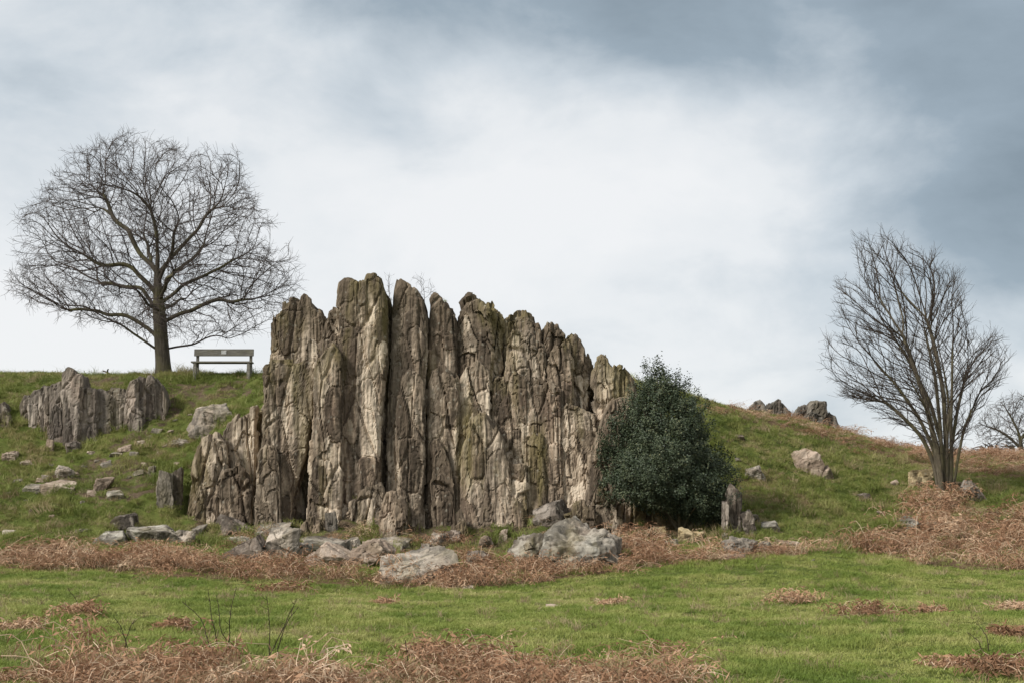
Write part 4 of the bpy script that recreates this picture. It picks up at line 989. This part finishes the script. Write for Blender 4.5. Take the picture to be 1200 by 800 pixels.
# ------------------------------------------------------------------ holly
def holly():
    rs = np.random.RandomState(9); HD = 36.4
    prof = [(428, 768, 773), (440, 760, 784), (452, 750, 798), (470, 741, 812), (490, 729, 824), (510, 717, 834), (535, 709, 843), (560, 708, 852), (580, 720, 856), (592, 744, 855), (602, 780, 852), (612, 812, 846), (620, 830, 842)]
    pr = np.array(prof, float)
    base = P(800, 632, HD); base[2] = float(ground_z(base[0], HD))
    def span(py): return np.interp(py, pr[:, 0], pr[:, 1]), np.interp(py, pr[:, 0], pr[:, 2])
    C = []; O = []
    while len(C) < 2900:
        py = 428 + (622 - 428) * rs.rand() ** .8; l_, r_ = span(py); hw = (r_ - l_) / 2
        if rs.rand() > hw / 75: continue
        a = rs.uniform(0, 2 * math.pi); q = 1 - .55 * rs.rand() ** 1.8
        lump = .93 + .12 * math.sin(a * 3 + py * .06) + .11 * math.sin(a * 7 - py * .13)
        rad = q * lump * (1 + (abs(rs.normal()) * .09 if q > .85 and rs.rand() < .3 else 0))
        c = P((l_ + r_) / 2 + hw * rad * math.cos(a), py, HD)
        c[1] += hw * HD / FPX * .95 * rad * math.sin(a)
        o = np.array([math.cos(a), math.sin(a), .35 + (600 - py) / 400]); C.append(c); O.append(o / np.linalg.norm(o))
    for px, py in [(757, 430), (771, 425), (773, 433), (795, 438), (805, 448), (763, 440), (784, 440), (748, 446), (815, 462), (740, 456), (829, 474), (728, 474), (716, 494), (708, 512), (836, 498), (846, 522), (854, 552), (703, 540), (858, 578), (704, 566), (712, 586), (858, 600)]:
        for _ in range(4): C.append(P(px + rs.normal() * 1.2, py + rs.uniform(-5, 10), HD + rs.normal() * .15)); O.append(np.array([rs.normal() * .3, rs.normal() * .3, 1.0]))
    VV = []; FF = []; TT = []; o = 0
    for c, od in zip(C, O):
        m = rs.randint(26, 40); stem_t = rs.uniform(.05, .8)
        od = od + rs.normal(size=3) * .3; od /= np.linalg.norm(od)
        along = rs.uniform(-.16, .16, m)[:, None] * od[None]
        ctr = c + along + rs.normal(size=(m, 3)) * .055
        n = od[None] + rs.normal(size=(m, 3)) * .65; n[:, 2] += .35; n /= np.linalg.norm(n, axis=1, keepdims=True)
        u = np.cross(n, rs.normal(size=(m, 3))); u /= np.linalg.norm(u, axis=1, keepdims=True); v = np.cross(n, u)
        L_ = rs.uniform(.021, .036, m)[:, None]; w_ = L_ * rs.uniform(.5, .65, m)[:, None]
        fold = n * w_ * .35
        vv = np.stack([ctr - u * L_, ctr + v * w_ + fold, ctr + u * L_, ctr - v * w_ + fold], 1)
        VV.append(vv.reshape(-1, 3)); k = o + np.arange(m)[:, None] * 4
        FF.append(np.concatenate([k + [0, 1, 2], k + [0, 2, 3]], 1).reshape(-1, 3)); o += m * 4
        TT.append(np.repeat(np.clip(stem_t + rs.normal(size=m) * .16, 0, 1), 4))
    V = np.vstack(VV); F = np.vstack(FF)
    root = empty('holly_tree', base, 'dense dark green holly bush growing against the right end of the crag', 'bush')
    link('crown', mesh_np('crown', V - base, F, M['holly'], {'tone': np.concatenate(TT)}), root); TRI[0] += len(F)
    br = []
    for k in range(34):
        py = rs.uniform(450, 610); l_, r_ = span(py); a = rs.uniform(0, 6.28); hw = (r_ - l_) / 2 * .8
        e_ = P((l_ + r_) / 2 + hw * math.cos(a), py, HD); e_[1] += hw * HD / FPX * math.sin(a)
        mid = base * .5 + e_ * .5; mid[:2] = base[:2] * .65 + e_[:2] * .35; mid[2] = base[2] * .45 + e_[2] * .55
        pl = smooth_line([base + rs.normal(size=3) * [.06, .06, 0], mid, e_], .2); br.append((pl, np.linspace(.05, .012, len(pl)), 6))
    tl = smooth_line([base - [0, 0, .1], P(786, 560, HD), P(772, 480, HD), P(770, 436, HD)], .2); br.append((tl, np.linspace(.11, .012, len(tl)), 9))
    V, F = tube_mesh(br); link('trunk', mesh_np('trunk', V - base, F, M['thorn_bark'], smooth=True), root)
holly()

# ------------------------------------------------------------------ bench
def bevel_box(sx, sy, sz, bev=.008, seed=0):
    bm = bmesh.new(); bmesh.ops.create_cube(bm, size=1); bmesh.ops.scale(bm, vec=(sx, sy, sz), verts=bm.verts)
    bmesh.ops.bevel(bm, geom=bm.edges[:], offset=bev, segments=2, affect='EDGES')
    me = bpy.data.meshes.new('board'); bm.to_mesh(me); bm.free(); return me
def bench():
    D = 45.0; a = P(226, 442, D); b_ = P(296, 442, D); Wd = b_[0] - a[0]; k = D / FPX
    cx = (a[0] + b_[0]) / 2 + .01; gz = float(ground_z(cx, D)); z0 = max(gz, P(260, 442, D)[2] - .03)
    r = empty('park_bench', (cx, D, z0), 'weathered wooden bench with a white plaque on its backrest beside the oak', 'bench')
    def part(name, size, loc, par=r, mat='wood', rot=(0, 0, 0), bev=.008):
        me = bevel_box(*size, bev=bev); me.materials.append(M[mat]); o = link(name, me, par); o.location = loc; o.rotation_euler = rot; return o
    hz = 30.5 * k + .03
    bd = part('backrest', (Wd, .05, 8.3 * k), (0, .055, hz - 4.2 * k), rot=(R(-5), 0, 0))
    part('plaque', (6.0 * k, .012, 4.6 * k), (0.0, -.032, .2 * k), par=bd, mat='plaque', bev=.003)
    for s in (-1, 1):
        part('post', (.085, .08, hz + .35 - .03), (s * (Wd / 2 - .10), .125, (hz - .03 - .35) / 2))
        part('leg', (.10, .09, .40 + .35), (s * (Wd / 2 - .10), -.24, (.40 - .35) / 2))
        part('seat_bearer', (.07, .46, .07), (s * (Wd / 2 - .10), -.06, .345))
    part('seat', (Wd * 1.015, .40, .05), (-.01, -.11, .408))
    # little turf collars
bench()
print('before grass', TRI[0])

# ------------------------------------------------------------------ grass, bracken: ground cover
HID = bpy.data.collections.new('ground_cover_pieces')          # pieces only used as instances of the ground cover
def blades(n, rad, h, w, lean, rs, seg=2):
    V = []; F = []
    for _ in range(n):
        a = rs.uniform(0, 6.283); r = rad * math.sqrt(rs.rand()); x, y = r * math.cos(a), r * math.sin(a)
        hh = h * rs.uniform(.55, 1.2); d = rs.uniform(0, 6.283); l_ = lean * hh * rs.uniform(.3, 1.3); f = rs.uniform(0, 6.283)
        dx, dy = math.cos(d) * l_, math.sin(d) * l_; wx, wy = math.cos(f) * w / 2, math.sin(f) * w / 2
        o = len(V)
        V += [(x - wx, y - wy, -.01), (x + wx, y + wy, -.01), (x + dx * .35 - wx * .8, y + dy * .35 - wy * .8, hh * .6), (x + dx * .35 + wx * .8, y + dy * .35 + wy * .8, hh * .6), (x + dx, y + dy, hh * (1 - .12 * lean))]
        F += [(o, o + 1, o + 3), (o, o + 3, o + 2), (o + 2, o + 3, o + 4)]
    return np.array(V), np.array(F)
def cover_set(name, meshes):
    c = bpy.data.collections.new(name)
    for k, me in enumerate(meshes):
        c.objects.link(bpy.data.objects.new(f'{name}_piece_{k}', me))
    return c
def scatter(name, label, pts, rot, scale, coll, nvar, rs):
    me = bpy.data.meshes.new(name); me.vertices.add(len(pts)); me.vertices.foreach_set('co', np.asarray(pts, np.float32).ravel())
    a = me.attributes.new('turn', 'FLOAT_VECTOR', 'POINT'); a.data.foreach_set('vector', np.asarray(rot, np.float32).ravel())
    a = me.attributes.new('size', 'FLOAT_VECTOR', 'POINT'); a.data.foreach_set('vector', np.asarray(scale, np.float32).ravel())
    a = me.attributes.new('kind_index', 'INT', 'POINT'); a.data.foreach_set('value', rs.randint(0, nvar, len(pts)).astype(np.int32))
    o = link(name, me); tag(o, label, kind='stuff')
    ng = bpy.data.node_groups.new(name, 'GeometryNodeTree')
    ng.interface.new_socket('Geometry', in_out='INPUT', socket_type='NodeSocketGeometry'); ng.interface.new_socket('Geometry', in_out='OUTPUT', socket_type='NodeSocketGeometry')
    N, L = ng.nodes, ng.links
    gi = N.new('NodeGroupInput'); go = N.new('NodeGroupOutput'); ip = N.new('GeometryNodeInstanceOnPoints'); ci = N.new('GeometryNodeCollectionInfo')
    ci.inputs['Collection'].default_value = coll; ci.inputs['Separate Children'].default_value = True; ci.inputs['Reset Children'].default_value = True
    def na(nm, ty):
        n = N.new('GeometryNodeInputNamedAttribute'); n.data_type = ty; n.inputs['Name'].default_value = nm; return n.outputs['Attribute']
    e = N.new('FunctionNodeEulerToRotation'); L.new(na('turn', 'FLOAT_VECTOR'), e.inputs[0])
    mp = N.new('GeometryNodeMeshToPoints'); L.new(gi.outputs[0], mp.inputs[0])
    L.new(mp.outputs[0], ip.inputs['Points']); L.new(ci.outputs[0], ip.inputs['Instance']); ip.inputs['Pick Instance'].default_value = True
    L.new(na('kind_index', 'INT'), ip.inputs['Instance Index']); L.new(e.outputs[0], ip.inputs['Rotation']); L.new(na('size', 'FLOAT_VECTOR'), ip.inputs['Scale'])
    L.new(ip.outputs[0], go.inputs[0])
    md = o.modifiers.new('spread', 'NODES'); md.node_group = ng
    return o
rs = np.random.RandomState(77)
SM = cover_set('meadow_tuft', [mesh_np('meadow_tuft', *blades(26, .085, .075, .006, .9, rs), M['meadow']) for _ in range(6)])
SH_ = cover_set('hill_tuft', [mesh_np('hill_tuft', *blades(30, .11, .12, .008, 1.0, rs), M['hill']) for _ in range(6)])
STS = cover_set('tussock', [mesh_np('tussock', *blades(60, .12, .12, .005, 1.3, rs), M['hill'] if k_ < 4 else M['dry']) for k_ in range(5)])
SD = cover_set('dry_tuft', [mesh_np('dry_tuft', *blades(22, .09, .15, .007, 1.2, rs), M['dry']) for _ in range(4)])
def frond(rs, L_, H_, droop):
    """a collapsed bracken frond: arched stem with crumpled side leaflets"""
    n = 7; a = rs.uniform(0, 6.283); t = np.linspace(0, 1, n)
    out = L_ * t ** 1.2; z = H_ * (np.sin(np.minimum(t * 1.9, 2.6)) - droop * .8 * t ** 2)
    bend = rs.normal() * .3
    x = out * np.cos(a + bend * t); y = out * np.sin(a + bend * t)
    pts = np.stack([x, y, np.maximum(z, .015)], -1) + rs.normal(size=(n, 3)) * .012
    return pts
def bracken_clump(rs, n, rad, L_, H_, leaf=1.0):
    lines = []; LV = []; LF = []; o = 0
    for _ in range(n):
        p0 = rs.normal(size=2) * rad * .5
        pts = frond(rs, L_ * rs.uniform(.5, 1.2), H_ * rs.uniform(.35, 1.15), rs.uniform(.3, 1.1)); pts[:, :2] += p0
        lines.append((pts, np.linspace(.0047, .0022, len(pts)), 3))
        for k in range(2, len(pts)):
            if rs.rand() > leaf: continue
            for s in (-1, 1):
                t = pts[k] - pts[k - 1]; t /= np.linalg.norm(t) + 1e-9
                sd_ = np.cross(t, [0, 0, 1.0]) * s + rs.normal(size=3) * .45; sd_ /= np.linalg.norm(sd_) + 1e-9
                ln_ = rs.uniform(.04, .13); w_ = rs.uniform(.006, .014); q = np.cross(sd_, rs.normal(size=3)); q /= np.linalg.norm(q) + 1e-9
                a = pts[k]; b_ = a + sd_ * ln_ + [0, 0, -rs.uniform(0, .05)]; m = (a + b_) / 2
                LV += [a, m + q * w_, b_, m - q * w_]; LF += [(o, o + 1, o + 2, o + 3)]; o += 4
    V, F = tube_mesh(lines); nb_ = len(V)
    mi = np.zeros(len(F), int)
    pale = rs.rand(n) < .28
    fs = 0
    for k, (pts, _, _) in enumerate(lines):
        c = (len(pts) - 1) * 3; mi[fs:fs + c] = 1 if pale[k] else 0; fs += c
    if LV:
        V = np.vstack([V, np.array(LV)]); F = np.vstack([F, np.array(LF) + nb_]); mi = np.concatenate([mi, np.zeros(len(LF), int)])
    return V, F, mi
BR = []
for _ in range(7):
    V, F, mi = bracken_clump(rs, 24, .30, .66, .42, .8); BR.append(mesh_np('bracken_clump', V, F, [M['bracken'], M['bracken_pale']], mat_idx=mi))
SB = cover_set('bracken_clump', BR)
# candidate points over the visible ground, with a margin at both sides
def cand(n, y0, y1, powr=1.0, marg=1.35):
    y = y0 + (y1 - y0) * rs.rand(n); x = (rs.rand(n) * 2 - 1) * .36 * marg * 56
    k = np.abs(x) < (y * .36 * marg + 1.0); return x[k], y[k]
def area_pts(dens, y0, y1):
    x, y = cand(int(dens * (y1 - y0) * 2 * .36 * 1.35 * 56), y0, y1); z = ground_z(x, y); p = np.stack([x, y, z], -1); a, b_ = proj(p); return p, a, b_
def wander(a, b_, p):
    q = np.stack([p[:, 0], p[:, 1], 0 * p[:, 0]], -1); j = 14 * pnoise(q * .8, 141) + 10 * pnoise(q * 2.3, 142)
    k = 14.0 / np.maximum(p[:, 1] - 8, 4) * .9
    return a + (j + rs.normal(size=len(a)) * 7) , b_ + (j * .35 + rs.normal(size=len(a)) * 3.0) * np.clip(k, .5, 2)
def masks(a, b_): return in_poly(a, b_, BELT) | in_poly(a, b_, RIGHTB) | in_poly(a, b_, TREEB) | in_poly(a, b_, SKYB) | in_poly(a, b_, FOREB)
def rots(n, t): return np.stack([rs.normal(size=n) * t, rs.normal(size=n) * t, rs.rand(n) * 6.283], -1)
def under_crag(a, b_, p): return (p[:, 1] > 36.9) & (p[:, 1] < 40.2) & (a > 222) & (a < 745)
# meadow
p1, a1, b1 = area_pts(120, 12, 22); p2, a2, b2 = area_pts(75, 22, 36.5)
p = np.vstack([p1, p2]); a = np.concatenate([a1, a2]); b_ = np.concatenate([b1, b2])
m = masks(a, b_); k = (~m) | (rs.rand(len(p)) < .4); k &= rs.rand(len(p)) > sstep(33, 36.5, p[:, 1]); p = p[k]
q = np.stack([p[:, 0], p[:, 1], 0 * p[:, 0]], -1)
sz = .72 + .7 * pnoise(q * .9, 61) + .55 * pnoise(q * 2.7, 62); sz = np.clip(sz, .35, 1.7)
far = 1 + .012 * (p[:, 1] - 12)
scatter('meadow_grass', 'short bright green meadow grass', p, rots(len(p), .12), np.stack([far * 1.05, far * 1.05, sz], -1), SM, 6, rs)
print('meadow tufts', len(p))
# slopes
p, a, b_ = area_pts(62, 33, 52)
m = masks(a, b_); k = (~m) | (rs.rand(len(p)) < .4); k &= rs.rand(len(p)) < sstep(33, 36, p[:, 1]); k &= ~under_crag(a, b_, p)
so = np.zeros(len(p), bool)
for pl in SOILP: so |= in_poly(a, b_, pl)
q = np.stack([p[:, 0], p[:, 1], 0 * p[:, 0]], -1)
bare = fbm(q * 1.4, 3, 71) > .0
k &= ~(so & bare & (rs.rand(len(p)) < .9)); k &= ~((fbm(q * 2.2, 2, 75) > .34))
p = p[k]; q = q[k]
sz = np.clip(.8 + .9 * pnoise(q * 1.2, 63) + .7 * pnoise(q * 3, 64), .3, 2.4)
scatter('hill_grass', 'tussocky olive green grass on the slopes', p, rots(len(p), .2), np.stack([np.full(len(p), 1.2), np.full(len(p), 1.2), sz], -1), SH_, 6, rs)
print('hill tufts', len(p))
lp = np.array(LEDGE); lp = lp[rs.rand(len(lp)) < .7]
scatter('ledge_grass', 'small tufts of grass and moss on ledges of the crag', lp, rots(len(lp), .3), np.repeat(rs.uniform(.5, 1.1, len(lp))[:, None], 3, 1), SH_, 6, rs)
# coarse tussocks on the slopes
pT, aT, bT = area_pts(3.2, 34.5, 50); qT = np.stack([pT[:, 0], pT[:, 1], 0 * pT[:, 0]], -1)
kT = (fbm(qT * .7, 2, 111) > -.05) & ~under_crag(aT, bT, pT) & ~masks(aT, bT); pT = pT[kT]; sT = rs.uniform(1.6, 3.2, len(pT))
scatter('tussock_grass', 'coarse grass tussocks on the slopes', pT, rots(len(pT), .2), np.stack([sT * .9, sT * .9, sT * rs.uniform(.6, 1.1, len(pT))], -1), STS, 5, rs)
# dry blades everywhere, thicker in the scrubby patches and round the bracken
p, a, b_ = area_pts(26, 12, 52)
q = np.stack([p[:, 0], p[:, 1], 0 * p[:, 0]], -1); nz = fbm(q * .55, 3, 91)
pr = np.where(p[:, 1] > 34, .2, .06) + .55 * (nz > .35) * np.where(p[:, 1] > 34, .8, .35) + .7 * in_poly(a, b_, SCRUB) + .5 * in_poly(a, b_, FOREB) + .2 * masks(a, b_)
k = (rs.rand(len(p)) < pr) & ~under_crag(a, b_, p); p = p[k]
fg = in_poly(a[k], b_[k], FOREB); sz = rs.uniform(.5, 1.15, len(p)) * np.where(fg & (rs.rand(len(p)) < .45), 1.9, 1.0)
scatter('dry_grass', 'straw coloured dead grass among the green', p, rots(len(p), .25), np.stack([np.minimum(sz, 1.2), np.minimum(sz, 1.2), sz], -1), SD, 4, rs)
# bracken
def bracken_bank(name, label, polys, dens, y0, y1, smin, smax, zf, thr=-.42):
    p, a, b_ = area_pts(dens, y0, y1); k = np.zeros(len(p), bool)
    a, b_ = wander(a, b_, p)
    for pl in polys: k |= in_poly(a, b_, pl)
    q = np.stack([p[:, 0], p[:, 1], 0 * p[:, 0]], -1)
    k &= (fbm(q * 1.1, 2, 95) > thr) & (rs.rand(len(p)) < .9); p = p[k]; q = q[k]
    s_ = rs.uniform(smin, smax, len(p)); zz = np.clip(.85 + .8 * pnoise(q * .9, 97), .35, 1.6) * zf
    scatter(name, label, p, rots(len(p), .22), np.stack([s_, s_, s_ * zz], -1), SB, 7, rs); print(name, len(p))
bracken_bank('bracken', 'rusty brown dead bracken belt along the foot of the crag', [BELT], 6.0, 28, 37, .75, 1.15, 1.22, -.3)
bracken_bank('bracken', 'sparse dead bracken between the fallen rocks under the crag', [SOILP[-1]], 1.6, 32, 38, .5, .9, .8)
bracken_bank('bracken', 'rusty dead bracken bank on the slope around the multi stemmed tree', [RIGHTB, TREEB], 4.6, 29, 44, .8, 1.25, 1.3, -.14)
bracken_bank('bracken', 'pinkish dead bracken along the skyline beyond the holly', [SKYB], 5, 42, 56, .7, 1.1, .7, -.2)
bracken_bank('bracken', 'tangled dead bracken in the foreground grass', [FOREB], 8.5, 12, 16.5, .5, .9, 1.35)
# single tufts of dead bracken out in the meadow
TU = [(935, 706, 62, 'widest bracken tuft in the meadow below the standing stones'), (1015, 724, 72, 'low spread out bracken tuft in the meadow below the bracken bank'), (1092, 720, 36, 'small round bracken tuft in the meadow below the bracken bank'),
      (1190, 716, 44, 'reddish bracken tuft in the meadow at the outer end of the bracken bank'), (1186, 748, 50, 'bracken tuft with a bramble sprig beside it in the meadow'), (1172, 788, 84, 'large straw coloured bracken tuft in the meadow below the bramble sprig'), (1118, 784, 50, 'bracken tuft left of the large straw coloured one'),
      (328, 694, 68, 'low bracken tuft in the meadow below the cream angular block'), (92, 722, 54, 'bracken tuft with two bare bramble twigs growing from it'), (24, 740, 58, 'dark bracken tuft alone in the meadow below the outer end of the bracken belt'), (716, 710, 34, 'pale thin bracken tuft in the middle meadow'),
      (453, 707, 22, 'tiny bracken tuft below the widest boulder'), (205, 738, 48, 'flattened bracken tuft between the foreground brambles'), (505, 770, 60, 'straw coloured bracken tuft rising from the foreground tangle'), (12, 800, 30, 'small bracken tuft at the outer end of the foreground tangle')]
for k, (px, py, w_, lab) in enumerate(TU):
    rt = np.random.RandomState(900 + k); g = hit(px, py); Wm = w_ * g[1] / FPX
    V, F, mi = bracken_clump(rt, int(22 + w_ * .6), Wm * .48, Wm * .40, min(.24, Wm * .26) + .04)
    o = link('bracken_tuft', mesh_np('bracken_tuft', V, F, [M['bracken'], M['bracken_pale']], mat_idx=mi), loc=g); tag(o, lab, 'bracken', 'bracken tufts scattered in the meadow'); TRI[0] += len(F) * 2
# brambles
def bramble(px, py, stems, lab, seed):
    rt = np.random.RandomState(seed); g = hit(px, py); k = g[1] / FPX; tubes = []
    for pts in stems:
        w = np.array([[(a - px) * k, rt.normal() * .08, (py - b_) * k] for a, b_ in pts]); w[0, 2] = -.03
        l_ = smooth_line(w, .05); l_ += rt.normal(size=l_.shape) * .004; tubes.append((l_, np.linspace(.0062, .003, len(l_)), 5))
        for j in range(2, len(l_) - 1, 2):
            if rt.rand() < .75:
                v = rt.normal(size=3); v[2] = abs(v[2]) + .2; v /= np.linalg.norm(v); L_ = rt.uniform(.03, .12)
                tubes.append(([l_[j], l_[j] + v * L_ * .5, l_[j] + v * L_ + [0, 0, .01]], [.0034, .0027, .0015], 3))
    V, F = tube_mesh(tubes); o = link('bramble', mesh_np('bramble', V, F, M['bramble'], smooth=True), loc=g); tag(o, lab, 'bramble')
bramble(255, 770, [[(256, 772), (250, 735), (243, 695)], [(264, 772), (270, 725), (277, 690)], [(250, 772), (235, 728), (212, 708)], [(285, 772), (262, 745), (255, 700)]], 'thin dark bare bramble stems with forked tips in the foreground tangle', 1)
bramble(318, 772, [[(316, 772), (316, 735), (314, 700)], [(322, 772), (335, 735), (350, 712)], [(312, 765), (330, 740), (345, 705)]], 'upright bare bramble stems right of the forked ones', 2)
bramble(148, 765, [[(148, 772), (140, 735), (132, 724)], [(146, 766), (150, 740), (156, 728)]], 'single dark arching bramble stem in the foreground bracken', 3)
bramble(95, 716, [[(94, 718), (88, 703), (80, 690)], [(96, 718), (104, 702), (118, 698)]], 'pair of bare bramble twigs growing from a bracken tuft', 4)
bramble(1160, 768, [[(1160, 772), (1158, 748), (1154, 736)], [(1158, 772), (1148, 752), (1140, 745)]], 'dark bramble sprig among bracken tufts in the open meadow', 5)
bramble(480, 800, [[(478, 806), (478, 785), (474, 752)], [(484, 806), (492, 790), (470, 795)]], 'bare bramble stem in the middle of the foreground bracken', 6)
print('total tris', TRI[0])
